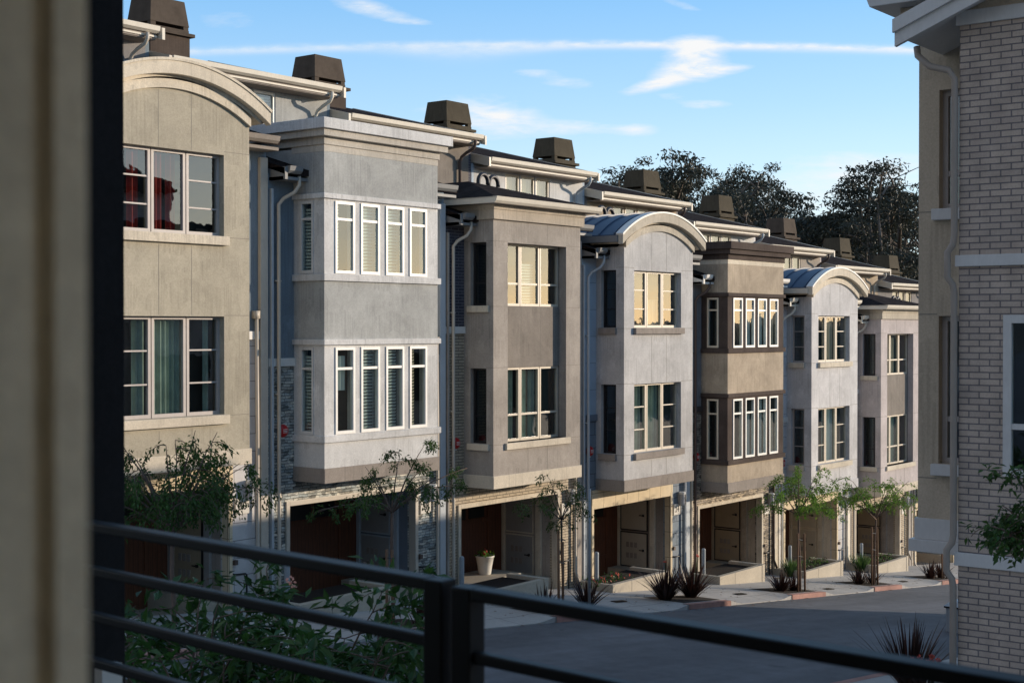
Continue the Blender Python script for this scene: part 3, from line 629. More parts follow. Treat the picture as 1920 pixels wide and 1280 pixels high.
        for (a0, a1, z0, z1) in (fw1, fw2):
            w_ = (a1 - a0) / 3; mun = [(.34, .028), (.67, .028)] if True else []
            u_ = [(a0, a0 + w_ - .01, z0, z1, mun), (a0 + w_ + .01, a0 + 2 * w_ - .01, z0, z1, []), (a0 + 2 * w_ + .01, a1, z0, z1, mun)]
            window(root, 'y', .125, u_, .055, MT[k['fr']], k['bl1'] if z0 > 4 else k['bl2'], (a0 - .04, a1 + .06, z0 - .165, z0 - .005, .215), room_sheets, sillmat=MT[k['sill']])
        for (a0, a1, z0, z1) in (sw1, sw2):
            window(root, 'x', .12, [(a0 + .04, a1, z0, z1, [(.34, .025), (.67, .025)])], .045, MT[k['frs']], None, (a0 - .02, a1 + .04, z0 - .165, z0 - .005, .20), room_sheets, sillmat=MT[k['sill']])
        # barrel roof
        o_ = arc(-.36, 3.72, 6.93, .65); i_ = arc(-.36, 3.72, 6.70, .65)
        m = MB(); m.prism(o_ + i_[::-1], 'y', -.2, -.06); P(m, 'arch_fascia', k['arch'], .01)
        oo = arc(-.33, 3.69, 6.95, .65); ii = arc(-.33, 3.69, 6.88, .65)
        m = MB(); m.prism(oo + ii[::-1], 'y', -.06, 3.3)
        for q in range(8):
            y_ = .06 + q * .46; m.prism(arc(-.35, 3.71, 6.985, .65) + oo[::-1], 'y', y_, y_ + .03)
        P(m, 'barrel_roof', 'roofblue')
        m = MB(); cp = arc(-.38, 3.74, 6.975, .65); m.prism(cp + o_[::-1], 'y', -.22, .0); P(m, 'roof_edge', k['archtop'])
        mo = arc(.0, BW, 6.80, .52); mi = arc(.0, BW, 6.64, .485)
        m = MB(); m.prism(mo + mi[::-1], 'y', -.06, .0); P(m, 'arch_moulding', k['arch'], .006)
        mo2 = arc(-.25, BW + .25, 6.78, .60); m = MB(); m.prism(mo2 + arc(-.25, BW + .25, 6.72, .56)[::-1], 'y', -.06, .85); P(m, 'arch_soffit', k['arch'])
        m = MB(); m.box(-.40, -.30, -.06, 3.2, 6.76, 6.92); P(m, 'roof_gutter', k['gut'])
        m = MB(); m.box(3.66, 3.76, -.06, 3.2, 6.76, 6.92); P(m, 'roof_gutter', k['gut'])
    elif typ == 'F':
        xs = [(.29, .835), (1.01, 1.555), (1.74, 2.285), (2.46, 3.0)]
        h1 = [(a, c_, 4.57, 5.98) for a, c_ in xs]; h2 = [(a, c_, 1.42, 3.12) for a, c_ in xs]
        s1 = (.29, .66, 4.57, 5.98); s2 = (.29, .66, 1.42, 3.12)
        zone(.77, 1.27, k['bay_low'], 'bay'); zone(1.40, 3.17, k['zone'], 'window_surround', h2, [s2]); zone(3.28, 4.42, k['bay'], 'bay'); zone(4.55, 6.02, k['zone'], 'window_surround', h1, [s1])
        zone(6.12, 7.02, k['bay'], 'bay', yb=2.2)
        for (z0, z1) in ((1.27, 1.40), (3.17, 3.28), (4.42, 4.55), (6.02, 6.12)): band(z0, z1, .055, k['bandm'])
        m = MB(); m.box(-.006, BW + .006, -.006, .9, 6.93, 7.06); P(m, 'frieze', k['frieze'])
        band(7.06, 7.21, .035, k['corn'], 'cornice', 2.2); band(7.21, 7.345, .16, k['corn'], 'cornice', 2.25); band(7.345, 7.55, .235, k['par'], 'parapet', 2.3)
        for (hs, z0) in ((h1, 1), (h2, 2)):
            for j, (a0, a1, za, zc) in enumerate(hs):
                bl = k['bl'](z0, j)
                window(root, 'y', -.022, [(a0, a1, za, zc, [(.245, .05)])], .052, MT['frame_white'], bl, None, room_sheets, depth=.09)
        for s_ in (s1, s2): window(root, 'x', -.018, [(*s_, [(.245, .045)])], .05, MT[k['frs']], ('slat', MT['blind'], [(.05, .95, .1, .98)]) if i == 2 else None, None, room_sheets, depth=.09)
    else:
        slot = (.52, 2.78, 1.48, 6.0); s1 = (.20001, .66, 4.58, 6.0); s2 = (.20001, .66, 1.48, 3.17)
        m = MB(); m.holes('y', 0, .2, 0, BW, .77, 6.5, [slot]); m.holes('x', 0, .2, .2, .85, .77, 6.5, [s1, s2]); m.box(BW - .2, BW, .2, .85, .77, 6.5); P(m, 'bay', k['bay'])
        m = MB(); m.holes('y', .2, .34, .4, 2.9, 1.4, 6.1, [(.52, 2.78, 4.58, 6.0), (.52, 2.78, 1.48, 3.17)]); P(m, 'recessed_panel', k['panel'])
        m = MB()
        for zz in (6.02, 4.56, 1.46, 3.19):
            m.box(0, .52, -.0015, .0, zz - .005, zz + .005); m.box(2.78, BW, -.0015, .0, zz - .005, zz + .005); m.box(-.0015, 0, 0, .2, zz - .005, zz + .005); m.box(-.0015, 0, .66, .85, zz - .005, zz + .005)
        for xx in (1.28, 2.03):
            m.box(xx - .005, xx + .005, .1985, .2, 3.2, 4.56); m.box(xx - .005, xx + .005, -.0015, .0, .79, 1.46); m.box(xx - .005, xx + .005, -.0015, .0, 6.02, 6.5)
        P(m, 'joint', 'joint')
        for (z0, z1, bl) in ((4.58, 6.0, k['bl1']), (1.48, 3.17, k['bl2'])):
            w_ = 2.26 / 3; u_ = [(.52 + q * w_ + .008, .52 + (q + 1) * w_ - .008, z0, z1, [(.64, .045)]) for q in range(3)]
            window(root, 'y', .23, u_, .05, MT[k['fr']], bl, (.42, 2.9, z0 - .15, z0 + .0, .29) if z0 < 2 else None, room_sheets, sillmat=MT['cream'])
        for s_ in (s1, s2):
            window(root, 'x', .11, [(s_[0] + .06, s_[1], s_[2], s_[3], [(.64, .035)])], .045, MT['frame_dark'], None, (s_[0] - .1, s_[1] + .06, s_[2] - .15, s_[2] - .005, .18), room_sheets, sillmat=MT['cream'])
        band(6.50, 6.72, .075, k['frieze'], 'frieze', 2.2); band(6.72, 6.83, .095, k['frieze'], 'frieze', 2.2)
        e = .38; m = MB(); a0, a1, b0 = -e, BW + e, -e
        m.prism([(b0, 6.97), (b0 - .03, 6.97), (b0, 6.88), (b0 + .05, 6.83), (b0 + .1, 6.83), (b0 + .1, 6.97)], 'x', a0, a1)
        m.box(a0, a0 + .1, b0 + .1, 2.6, 6.83, 6.965); m.box(a1 - .1, a1, b0 + .1, 2.6, 6.83, 6.965); P(m, 'gutter', k['gutT'])
        m = MB(); m.box(a0 + .1, a1 - .1, b0 + .1, 2.6, 6.83, 6.86); P(m, 'soffit', 'skirt')
        m = MB(); z0, zt = 6.955, 7.60; a0 -= .01; a1 += .01
        m.add([(a0, b0 - .01, z0), (a1, b0 - .01, z0), (a1, 4.3, z0), (a0, 4.3, z0), (1.68, 2.1, zt), (1.68, 4.3, zt)], [(0, 1, 4), (1, 2, 5, 4), (3, 0, 4, 5), (2, 3, 5), (0, 3, 2, 1)])
        P(m, 'hip_roof', 'shingle')
    P(room_sheets, 'dark_room_sheet', 'room')
    return root

BL_S = ('slat', MT['blind'], [(.02, .98, .0, .98)])
def bl_h2(row, j):
    if row == 1: return [('slat', MT['blind'], [(.05, .4, 0, .95)]), BL_S, BL_S, None][j]
    return [('curtain', MT['blind'], [(.3, .7, .1, .5)]), BL_S, ('slat', MT['blind'], [(.05, .8, 0, .98)]), ('slat', MT['blindtan'], [(.02, .5, 0, .98)])][j]
def bl_h5(row, j):
    return [('curtain', MT['blindtan'], [(.05, .55, 0, .98)]), ('curtain', MT['blind'], [(.05, .95, .25, .98)]), ('curtain', MT['blind'], [(.05, .95, 0, .98)]), ('curtain', MT['blindtan'], [(.05, .95, .3, .98)])][j]
A1 = dict(lintel='panel_cream', low='panel_low', up='bluewall', band='white', opentrim='panel_cream', porch='skirt', jamb='door_grey', door='door_tan', doorframe='frame_dark', corner='pipe', pipe='pipe', gut='skirt', rear='greywall', rearpipe='pipe',
          skirt='cream', bay='beige', fr='frame_grey', frs='frame_dark', sill='cream', arch='cream', archtop='cream', chim='chim', chimcap='chimcap',
          bl1=('curtain', MT['curt_red'], [(.16, .25, 0, 1), (.38, .47, 0, 1), (.52, .60, 0, 1)]), bl2=('curtain', MT['curt_green'], [(.02, .10, 0, 1), (.20, .32, 0, 1), (.36, .42, 0, 1), (.42, .55, 0, 1), (.55, .64, 0, 1), (.88, .94, 0, 1)]))
F2 = dict(low='stone_blue', up='bluewall', band='white', opentrim='pipe', porch='slate', jamb='siding', door='door_grey', doorframe='siding', corner='siding', pipe='pipe', gut='gutshade', rear='grey', rearpipe='offwhite',
          skirt='skirt', bay='grey', bay_low='palegrey', zone='palegrey', bandm='palegrey', frieze='fr_grey', corn='fr_grey', par='palegrey', frs='palegrey', bl=bl_h2, chim='chim', chimcap='chimcap')
T3 = dict(zb=3.95, low='tanbrick', up='navybrick', band='white', opentrim='cream', porch='taupe', jamb='cream', door='door_grey', doorframe='cream', corner='taupe', pipe='pipe', gut='gutshade', gutT='offwhite', rear='brown', rearpipe='gutterdark',
          skirt='cream', bay='taupe', panel='brown', fr='frame_tan', frieze='fr_tan', bl1=('slat', MT['blind'], [(.36, .62, .3, 1)]), bl2=('curtain', MT['curt_green'], [(.0, .1, 0, 1), (.18, .3, 0, 1), (.36, .52, 0, 1), (.55, .64, 0, 1)]), goose=3.16, chim='chim', chimcap='chimcap')
A4 = dict(lintel='panel_cream', zb=2.25, low='panel_slate', up='panel_blue', band='slate', opentrim='panel_cream', porch='skirt', jamb='cream', door='door_cream', doorframe='frame_dark', corner='siding', pipe='siding', gut='gutshade', rear='palegrey', rearpipe='siding',
          skirt='skirt', bay='lav', fr='frame_tan', frs='frame_dark', sill='skirt', arch='archtan', archtop='white', goose=3.2, goosez=.06, chim='chim2', chimcap='chim2',
          bl1=('curtain', MT['blindtan'], [(.36, .64, .5, 1)]), bl2=('curtain', MT['curt_green'], [(.0, .3, 0, 1), (.35, .65, 0, 1)]))
F5 = dict(low='stone_brown', up='greywall', band='dark', opentrim='cream', porch='tan', jamb='tan', door='door_tan', doorframe='frame_dark', corner='cream', pipe='gutterdark', gut='white', rear='tan', rearpipe='gutterdark',
          skirt='skirt', bay='tan', bay_low='tan', zone='dark', bandm='dark', frieze='cream', corn='dark', par='dark', frs='cream', bl=bl_h5)
A6 = dict(lintel='panel_cream', low='panel_low', up='panel_white', band='white', opentrim='panel_cream', porch='cream', jamb='cream', door='door_cream', doorframe='cream', corner='offwhite', pipe='offwhite', gut='offwhite', rear='palegrey', rearpipe='siding',
          skirt='lilac', bay='lilac', fr='frame_tan', frs='frame_grey', sill='cream', arch='cream', archtop='white',
          bl1=('curtain', MT['blindtan'], [(.36, .64, .1, 1)]), bl2=('curtain', MT['blind'], [(.36, .64, 0, 1)]))
T7 = dict(zb=3.95, low='tanbrick', up='mauve', band='white', opentrim='cream', porch='taupe', jamb='taupe', door='door_tan', doorframe='frame_dark', corner='taupe', pipe='pipe', gut='offwhite', gutT='offwhite', rear='taupe', rearpipe='gutterdark',
          skirt='cream', bay='mauve', panel='brown', fr='frame_tan', frieze='archtan', bl1=('curtain', MT['blindtan'], [(.0, .3, .1, 1), (.4, .6, .1, 1)]), bl2=('curtain', MT['curt_green'], [(0, .3, 0, 1), (.4, .6, 0, 1)]))
A8 = dict(A1); A8.update(up='tan', rear='tan', bl1=None, bl2=None, porch='cream', low='stone_brown', goose=2.7); F9 = dict(F5); F9.update(rear='greywall'); T10 = dict(T7)
HOUSES = [(1, 14.56, -3.0, 'A', 'beige stucco townhouse with cream arched gable and red curtains, beside the dark pillar', A1),
          (2, 19.84, -3.53, 'F', 'pale grey townhouse with flat parapet bay, blue ledgestone base and number 28', F2),
          (3, 25.10, -4.11, 'T', 'taupe townhouse with dark brick side wall, hipped shingle bay roof and tan brick porch', T3),
          (4, 30.38, -4.65, 'A', 'light grey townhouse with blue metal barrel roof and light blue side panels', A4),
          (5, 35.66, -5.17, 'F', 'tan townhouse with dark brown cornice and dark surrounds around white windows', F5),
          (6, 40.91, -5.74, 'A', 'pale lilac townhouse with white-edged barrel roof, just beyond the dark-corniced tan one', A6),
          (7, 46.15, -6.25, 'T', 'mauve townhouse with low hipped roof, right next to the shaded building on the right', T7),
          (8, 51.40, -6.80, 'A', 'townhouse mostly hidden by the right-hand building, its bright triple top window showing', A8),
          (9, 56.66, -7.35, 'F', 'far townhouse of which only the roof edge and olive chimney show', F9),
          (10, 61.92, -7.90, 'T', 'farthest townhouse at the end of the row, only its last chimney showing', T10)]
for h in HOUSES: townhouse(*h)

# ------------------------------------------------------------------ fittings on and around the row
ORD = {1: 'beige', 2: 'pale grey', 3: 'taupe', 4: 'light grey barrel-roofed', 5: 'tan dark-corniced', 6: 'pale lilac', 7: 'mauve'}
NUM = {1: '30', 2: '28', 3: '26', 4: '24', 5: '22', 6: '20', 7: '18'}
CH, BL = 20.0, None
for (i, b, L, typ, lab, k) in HOUSES[:7]:
    col = ORD[i]
    # lamp
    lx, ly, lz = b + 4.05, 20.74, L - .30
    t = thing('wall_lamp', f'cylindrical steel wall lamp on the pier of the {col} townhouse', 'wall lamp', (lx, ly, lz), 'wall lamps by the porches')
    m = MB(); m.lathe((0, 0, 0), [(.075, .0), (.078, .02), (.078, .30)], 16); m.box(-.04, .04, .05, .11, .05, .3); m.build('lamp_body', MT['steel'], t, smooth=False)
    m = MB(); m.lathe((0, 0, 0), [(.088, .30), (.095, .31), (.095, .36), (.08, .375)], 16); m.build('lamp_cap', MT['lampglass'], t)
    m = MB(); m.lathe((0, 0, 0), [(.05, -.012), (.05, 0.0)], 12); m.box(.03, .07, -.082, -.05, .02, .29); m.build('lamp_slot', MT['black'], t)
    # number plaque
    t = thing('number_plaque', f'cream house number plaque reading {NUM[i]} under the lamp of the {col} townhouse', 'house number', (b + 3.90, 20.84, L - .40), 'house number plaques')
    m = MB(); m.box(-.17, .17, -.035, .006, -.16, .14); m.build('plate', MT['plaque'], t, bevel=.006)
    vs, fs = text_mb(NUM[i], .22); m = MB(); m.add([(p[0], -.036 - p[2], p[1] - .01) for p in vs], fs); m.build('numerals', MT['ink'], t, fix=False)
    # alarm bell
    if i > 1:
        t = thing('alarm_bell', f'red round fire alarm bell on the side wall of the {col} townhouse', 'alarm bell', (b - .33, 20.84, L + 1.49), 'red alarm bells')
        m = MB(); m.lathe((0, 0, 0), [(.13, 0), (.13, .03), (.11, .07), (.05, .09), (.0, .095)], 20)
        m.v = [(p[0], -p[2], p[1]) for p in m.v]; m.build('gong', MT['red'], t, smooth=True)
        m = MB(); m.box(-.045, .045, -.02, .006, -.16, -.05); m.build('bell_box', MT['white'], t)
        m = MB()
        for q in (-.03, .0, .03): m.box(-.055, .055, -.0975, -.094, q - .006, q + .006)
        m.build('lettering', MT['white'], t)
    # standpipe on the pier
    t = thing('gas_pipe', f'thin black bent pipe rising beside the porch of the {col} townhouse', 'pipe', (b + 3.85, 20.82, gz(b + 3.85)), 'pipes beside the porches')
    m = MB(); m.tube([(.12, -.05, -.05), (.12, -.05, .66), (.09, -.05, .69), (-.13, -.05, .70), (-.15, -.02, .70), (-.15, .03, .70)], .018, 8); m.build('pipe', MT['black'], t, smooth=True)
    m = MB(); m.box(-.18, -.10, -.06, .03, .88, .97); m.build('valve_box', MT['gutterdark'], t)
    # bollard at the house boundary
    bx = b - .70
    t = thing('bollard', f'slim grey steel bollard before the left edge of the {col} townhouse', 'bollard', (bx + .1, 20.42, gz(bx + .1) - .03), 'grey bollards along the facade')
    m = MB(); m.lathe((0, 0, 0), [(.055, 0), (.055, .92), (.05, .95), (.03, .965)], 14); m.build('post', MT['post'], t, smooth=False)
    # planter
    if i >= 2:
        px0, px1, pt = b - .95, b + 1.65, L - 1.70
        t = thing('planter', f'raised concrete planter bed at the porch of the {col} townhouse', 'planter', (px0, 19.7, pt - .6), 'concrete planters in front of the porches')
        O = (px0, 19.7, pt - .6)
        m = MB(); m.box(px0, px1 - .17, 19.7, 19.85, pt - .9, pt); m.build('front_wall', MT['conc'], t, O, bevel=.01)
        m = MB(); m.box(px0, px0 + .14, 19.85, 20.78, pt - .9, pt - .002); m.build('side_wall', MT['conc'], t, O, bevel=.01)
        m = MB(); m.box(px1 - .165, px1, 19.69, 20.80, pt - .9, pt + .015); m.build('end_wall', MT['conc'], t, O, bevel=.01)
        m = MB(); m.box(px0 + .85, px0 + .865, 19.697, 19.70, pt - .85, pt - .003); m.build('joint', MT['joint'], t, O)
        m = MB(); m.box(px0 + .14, px1 - .165, 19.85, 20.9, pt - .5, pt - .07); m.build('soil', MT['mulch'], t, O)

# flower pot
fx, fy = 27.75, 22.35; fz = -4.11 - 2.08
t = thing('flower_pot', 'white plastic pot of red flowers standing in the taupe townhouse porch', 'flower pot', (27.25, 21.98, -6.02)); t.scale = (.78, .78, .84)
m = MB(); m.lathe((0, 0, 0), [(.19, 0), (.20, .02), (.235, .26), (.238, .27), (.242, .28), (.285, .50), (.30, .505), (.305, .54), (.28, .545), (.26, .50), (0, .49)], 28); m.build('pot', MT['pot'], t, smooth=True).data.polygons.foreach_set('use_smooth', [True] * 28 * 10 + [False] * 2)
rnd = random.Random(3)
def leaf_quads(mb, p, d, up, ln, wd, fold=.25):
    d = d.normalized(); s = d.cross(up)
    if s.length < 1e-4: s = d.orthogonal()
    s.normalize(); n = s.cross(d)
    a = p; c_ = p + d * ln; l = p + d * ln * .45 + s * wd * .5 + n * wd * fold; r = p + d * ln * .45 - s * wd * .5 + n * wd * fold
    o = len(mb.v); mb.v += [tuple(a), tuple(r), tuple(c_), tuple(l)]; mb.f += [(o, o + 1, o + 2), (o, o + 2, o + 3)]
def rv(r): 
    v_ = Vector((r.gauss(0, 1), r.gauss(0, 1), r.gauss(0, 1))); return v_.normalized()
m = MB()
for q in range(120):
    p = Vector((rnd.uniform(-.24, .24), rnd.uniform(-.24, .24), .5 + rnd.random() * .13)); leaf_quads(m, p, rv(rnd) + Vector((0, 0, .5)), rv(rnd), .10, .06)
m.build('foliage', MT['leaf'], t, fix=False)
m = MB()
for q in range(7):
    c0 = Vector((rnd.uniform(-.18, .26), rnd.uniform(-.22, .1), .58 + rnd.random() * .13))
    for w in range(10): leaf_quads(m, c0 + rv(rnd) * .02, rv(rnd), rv(rnd), .05, .04)
m.build('blossom', MT['petal'], t, fix=False)
t2 = thing('pot_stand', 'low concrete ledge under the white flower pot', 'ledge', (27.25, 21.98, -6.53)); m = MB(); m.box(-1.3, .72, -.6, .5, 0, .51); m.build('slab', MT['conc'], t2, bevel=.01)

# street sign pole
px, py = 25.75, 17.85
t = thing('sign_pole', 'tall thin blue-grey street pole with a narrow sign seen edge-on', 'street sign', (px, py, gz(px)))
m = MB(); m.tube([(0, 0, -.1), (0, 0, 2.62)], .032, 10); m.build('pole', MT['post'], t, smooth=True)
m = MB(); m.box(.035, .16, -.012, .012, 1.5, 2.25); m.v = [(.02 + (p[0] - .02) * 1.0, p[1] + (p[0]) * .9, p[2]) for p in m.v]; m.build('sign_plate', MT['post'], t)
# drain grates
for n_, (x, y, w_) in enumerate([(33.19, 18.25, .50), (37.9, 18.0, .45), (43.5, 18.1, .45), (44.9, 20.1, .45), (38.9, 20.05, .5), (22.9, 19.2, .45), (27.9, 18.5, .5)]):
    where = ['near the kerb before the tan townhouse', 'near the kerb before the lilac townhouse', 'near the kerb before the mauve townhouse', 'close to the mauve townhouse planter', 'close to the lilac townhouse planter', 'before the pale grey townhouse', 'before the taupe townhouse'][n_]
    m = MB(); z = lambda xx, yy: walk_z(xx, yy) + .006
    x0, x1, y0, y1 = x - w_ / 2, x + w_ / 2, y - .10, y + .10
    m.add([(x0 - x, y0 - y, z(x0, y0) - gz(x)), (x1 - x, y0 - y, z(x1, y0) - gz(x)), (x1 - x, y1 - y, z(x1, y1) - gz(x)), (x0 - x, y1 - y, z(x0, y1) - gz(x))], [(0, 1, 2, 3)])
    for q in range(7):
        xx = x0 + (q + .5) * w_ / 7; m.box(xx - x - .015, xx - x + .015, y0 - y + .02, y1 - y - .02, z(xx, y) - gz(x) + .001, z(xx, y) - gz(x) + .01)
    o = m.build('drain_grate', MT['black']); o.location = (x, y, gz(x)); tag(o, f'dark metal drain grate set in the pavement {where}', 'drain grate', 'drain grates in the pavement')

# ------------------------------------------------------------------ street trees
def make_tree(name, label, cat, loc, group, seed, fork, limbs, leaf_n, leaf_l, leaf_w, leafm, barkm, r0=.04, twig=.55, droop=.5, dens=1.0, sub=5):
    """limbs: list of end points relative to the base"""
    r = random.Random(seed); t = thing(name, label, cat, loc, group)
    tr = MB(); lf = MB()
    f = Vector((r.uniform(-.05, .05), r.uniform(-.05, .05), fork))
    tr.tube([(0, 0, -.15), (f.x * .3 + .02, f.y * .3, fork * .33), (f.x * .7 - .02, f.y * .7, fork * .66), tuple(f)], [r0, r0 * .9, r0 * .82, r0 * .75], 8)
    for e in limbs:
        e = Vector(e); d = e - f; mid = f + d * .5 + Vector((0, 0, d.length * .14)) + rv(r) * .06
        pts = []
        for q in range(9):
            s_ = q / 8; pts.append(f * (1 - s_) ** 2 + mid * 2 * s_ * (1 - s_) + e * s_ * s_ + rv(r) * .012)
        tr.tube([tuple(p) for p in pts], [r0 * .55 * (1 - .8 * q / 8) for q in range(9)], 6)
        for s_ in range(sub):
            q = r.randint(3, 8); p = pts[q]
            out = (Vector((d.x, d.y, 0)).normalized() * .6 + Vector((r.gauss(0, 1), r.gauss(0, 1), 0)) * .8).normalized()
            ln = twig * r.uniform(.6, 1.25); pp = [p]
            dirv = (out + Vector((0, 0, r.uniform(.1, .7)))).normalized()
            for w in range(6):
                dirv = (dirv + Vector((0, 0, -droop * .35)) + rv(r) * .12).normalized(); pp.append(pp[-1] + dirv * ln / 6)
            tr.tube([tuple(x) for x in pp], [r0 * .16] * 3 + [r0 * .1] * 4, 4)
            for w in range(leaf_n):
                u_ = r.random() ** .7 * 6; a = min(5, int(u_)); base = pp[a].lerp(pp[a + 1], u_ - a)
                tdir = (pp[a + 1] - pp[a]).normalized()
                # short side shoots fill the spray
                base = base + rv(r) * .09 * r.random() ** .5
                ld = (tdir * .7 + rv(r) * .9 + Vector((0, 0, -droop * .5))).normalized()
                leaf_quads(lf, base, ld, Vector((r.gauss(0, .5), r.gauss(0, .5), 1)), leaf_l * r.uniform(.6, 1.2), leaf_w * r.uniform(.7, 1.2))
    tr.build('trunk', barkm, t, smooth=True); lf.build('crown', leafm, t, fix=False)
    return t
def limb_set(seed, n, cx, rx, ry, z0, z1):
    r = random.Random(seed); out = []
    for q in range(n):
        a = 2 * math.pi * (q + r.uniform(-.3, .3)) / n; k = r.uniform(.55, 1)
        out.append((cx + rx * k * math.cos(a), ry * k * math.sin(a), r.uniform(z0, z1)))
    return out
G = 'young street trees in the kerb beds'
def zt(x): return gz(x)
make_tree('street_tree', 'open weeping street tree in front of the beige townhouse', 'tree', (14.38, 17.8, zt(14.38)), G, 11, 1.75,
          limb_set(1, 7, .0, .8, .9, 2.95, 3.4) + limb_set(2, 9, -.1, 1.3, 1.1, 2.55, 3.0) + limb_set(3, 4, -.1, 1.35, 1.1, 2.35, 2.6) + [(1.35, 0, 2.75), (1.5, -.2, 2.4), (1.1, .2, 3.0)], 46, .085, .034, MT['leaf_shade'], MT['bark'], .042, .55, .95, sub=6)
make_tree('street_tree', 'thin wide-spreading street tree in front of the pale grey townhouse', 'tree', (19.4, 17.8, zt(19.4)), G, 12, 2.1,
          [(-1.7, .2, 2.25), (-1.2, -.2, 2.45), (-.4, .3, 2.95), (.3, .1, 3.15), (.9, 0, 3.3), (1.4, .3, 2.85), (2.0, -.1, 2.75), (.7, -.5, 2.75), (.1, .6, 2.8), (2.1, .1, 2.4)], 56, .075, .03, MT['leaf_shade'], MT['bark'], .034, .42, .8, sub=5)
make_tree('street_tree', 'sparse spindly street tree beside the street pole', 'tree', (24.7, 17.8, zt(24.7)), G, 13, 1.95,
          [(-1.3, .1, 2.4), (-.7, -.1, 2.95), (-.2, .3, 2.6), (.45, 0, 2.75), (1.1, .2, 2.6), (.25, -.3, 2.2), (.1, .1, 1.9)], 46, .07, .028, MT['leaf_shade'], MT['bark'], .028, .36, .8, sub=5)
make_tree('street_tree', 'full green street tree in front of the tan and lilac townhouses', 'tree', (35.74, 17.8, zt(35.74)), G, 14, 2.05,
          limb_set(5, 9, .1, 1.25, 1.0, 2.2, 3.1) + [(-.15, 0, 3.5), (.3, .2, 3.3), (1.9, -.2, 2.6), (1.7, .3, 3.1)], 44, .09, .038, MT['leaf'], MT['bark'], .04, .6, .6, sub=6)
make_tree('street_tree', 'flat-topped street tree on three stakes in front of the mauve townhouse', 'tree', (40.57, 17.8, zt(40.57)), G, 15, 1.95,
          limb_set(6, 9, .0, 1.7, 1.0, 2.5, 3.2) + [(1.9, .1, 2.9), (2.2, -.1, 2.5), (-1.7, 0, 3.3), (-2.0, .2, 2.8)], 36, .09, .038, MT['leaf'], MT['bark'], .04, .6, .6, sub=6)
make_tree('street_tree', 'street tree whose trunk shows under the right-hand bay window', 'tree', (46.1, 17.8, zt(46.1)), G, 16, 2.0,
          limb_set(7, 8, .0, 1.3, 1.0, 2.4, 3.2), 30, .09, .038, MT['leaf'], MT['bark'], .04, .6, .6, sub=5)
for n_, (x, where, hs) in enumerate([(19.4, 'thin wide-spreading tree', (1.45, 1.42)), (24.7, 'spindly tree beside the street pole', (1.75, 1.5)), (35.74, 'full green tree', (1.6, 1.55)), (40.57, 'flat-topped tree', (1.75, 1.7)), (46.1, 'tree under the right-hand bay', (1.7, 1.6))]):
    t = thing('tree_stakes', f'pair of wooden stakes tied to the {where}', 'tree stakes', (x, 17.75, gz(x)), 'tree stakes')
    for q, (dx, h) in enumerate(((-.22, hs[0]), (.20 if n_ > 1 else -.06, hs[1]))):
        m = MB(); m.tube([(dx, 0, -.1), (dx * .9, .02, h)], .028, 8); m.build('stake', MT['wood'], t, smooth=True)
    m = MB()
    for hz in (.62, .9): m.tube([(-.22, 0, hs[0] * hz), (-.02, -.02, hs[0] * hz - .04), (.03, .09, hs[0] * hz - .03)], .010, 6)
    m.build('tie', MT['black'], t)

r = random.Random(77); m = MB()
for q in range(520):
    x = r.uniform(12, 50); y = r.choice([r.uniform(17.6, 20.6), r.gauss(17.25, .1), r.gauss(18.4, .5)]); y = min(20.6, y)
    z = (walk_z(x, y) if y > 17.4 else rz_(x)) + .012; leaf_quads(m, Vector((x, y, z)), Vector((r.gauss(0, 1), r.gauss(0, 1), r.uniform(-.1, .2))), Vector((0, 0, 1)), r.uniform(.04, .09), .035)
o = m.build('fallen_leaves', MT['wood'], fix=False); tag(o, 'dry fallen leaves scattered on the pavement and along the gutter', 'leaf litter', kind='stuff')

# ------------------------------------------------------------------ flax clumps and small plants
def flax(label, loc, n, ln, spread, mat, seed, group='spiky flax clumps', wd=.05, flowers=0, name='flax_plant'):
    r = random.Random(seed); t = thing(name, label, 'flax plant', loc, group); m = MB()
    for q in range(n):
        a = r.uniform(0, 2 * math.pi); out = Vector((math.cos(a), math.sin(a), 0)); lean = r.random() ** .8 * spread; L_ = ln * r.uniform(.55, 1.1)
        p = out * r.uniform(0, .14); d = (out * lean + Vector((0, 0, 1))).normalized(); sd = Vector((-out.y, out.x, 0)); w = wd * r.uniform(.7, 1.2)
        pts = []
        for s_ in range(5):
            ww = w * (1 - (s_ / 4) ** 2 * .95) * .5; pts.append((p - sd * ww, p + sd * ww)); d = (d + out * .09 * lean + Vector((0, 0, -.07 * lean))).normalized(); p = p + d * L_ / 4
        o = len(m.v)
        for l_, r2 in pts: m.v += [tuple(l_), tuple(r2)]
        m.f += [(o + 2 * s_, o + 2 * s_ + 1, o + 2 * s_ + 3, o + 2 * s_ + 2) for s_ in range(4)]
    m.build('blades', mat, t, fix=False)
    if flowers:
        f = MB(); st = MB()
        for q in range(flowers):
            x, y, z = r.uniform(-.25, .35), r.uniform(-.2, .2), ln * r.uniform(.98, 1.08); st.tube([(x * .3, y * .3, 0), (x, y, z)], .007, 5)
            for w in range(18): leaf_quads(f, Vector((x, y, z)) + rv(r) * .02, rv(r) + Vector((0, 0, .4)), rv(r), .045, .036)
        f.build('flower', MT['petal'], t, fix=False); st.build('stem', MT['flaxgreen'], t)
    return t
flax('large maroon flax clump with a red flower, nearer to the street pole', (29.45, 18.2, gz(29.45)), 150, .92, .95, MT['flax'], 1, flowers=1)
flax('large maroon flax clump with a red flower, nearer to the red kerb end', (30.75, 18.25, gz(30.75)), 150, .92, .95, MT['flax'], 2, flowers=1)
flax('maroon flax tuft at the foot of the street pole', (26.0, 18.1, gz(26)), 60, .75, .9, MT['flax'], 3)
flax('maroon flax tuft beside the stakes of the spindly tree', (24.3, 18.0, gz(24.3)), 45, .6, .9, MT['flax'], 4)
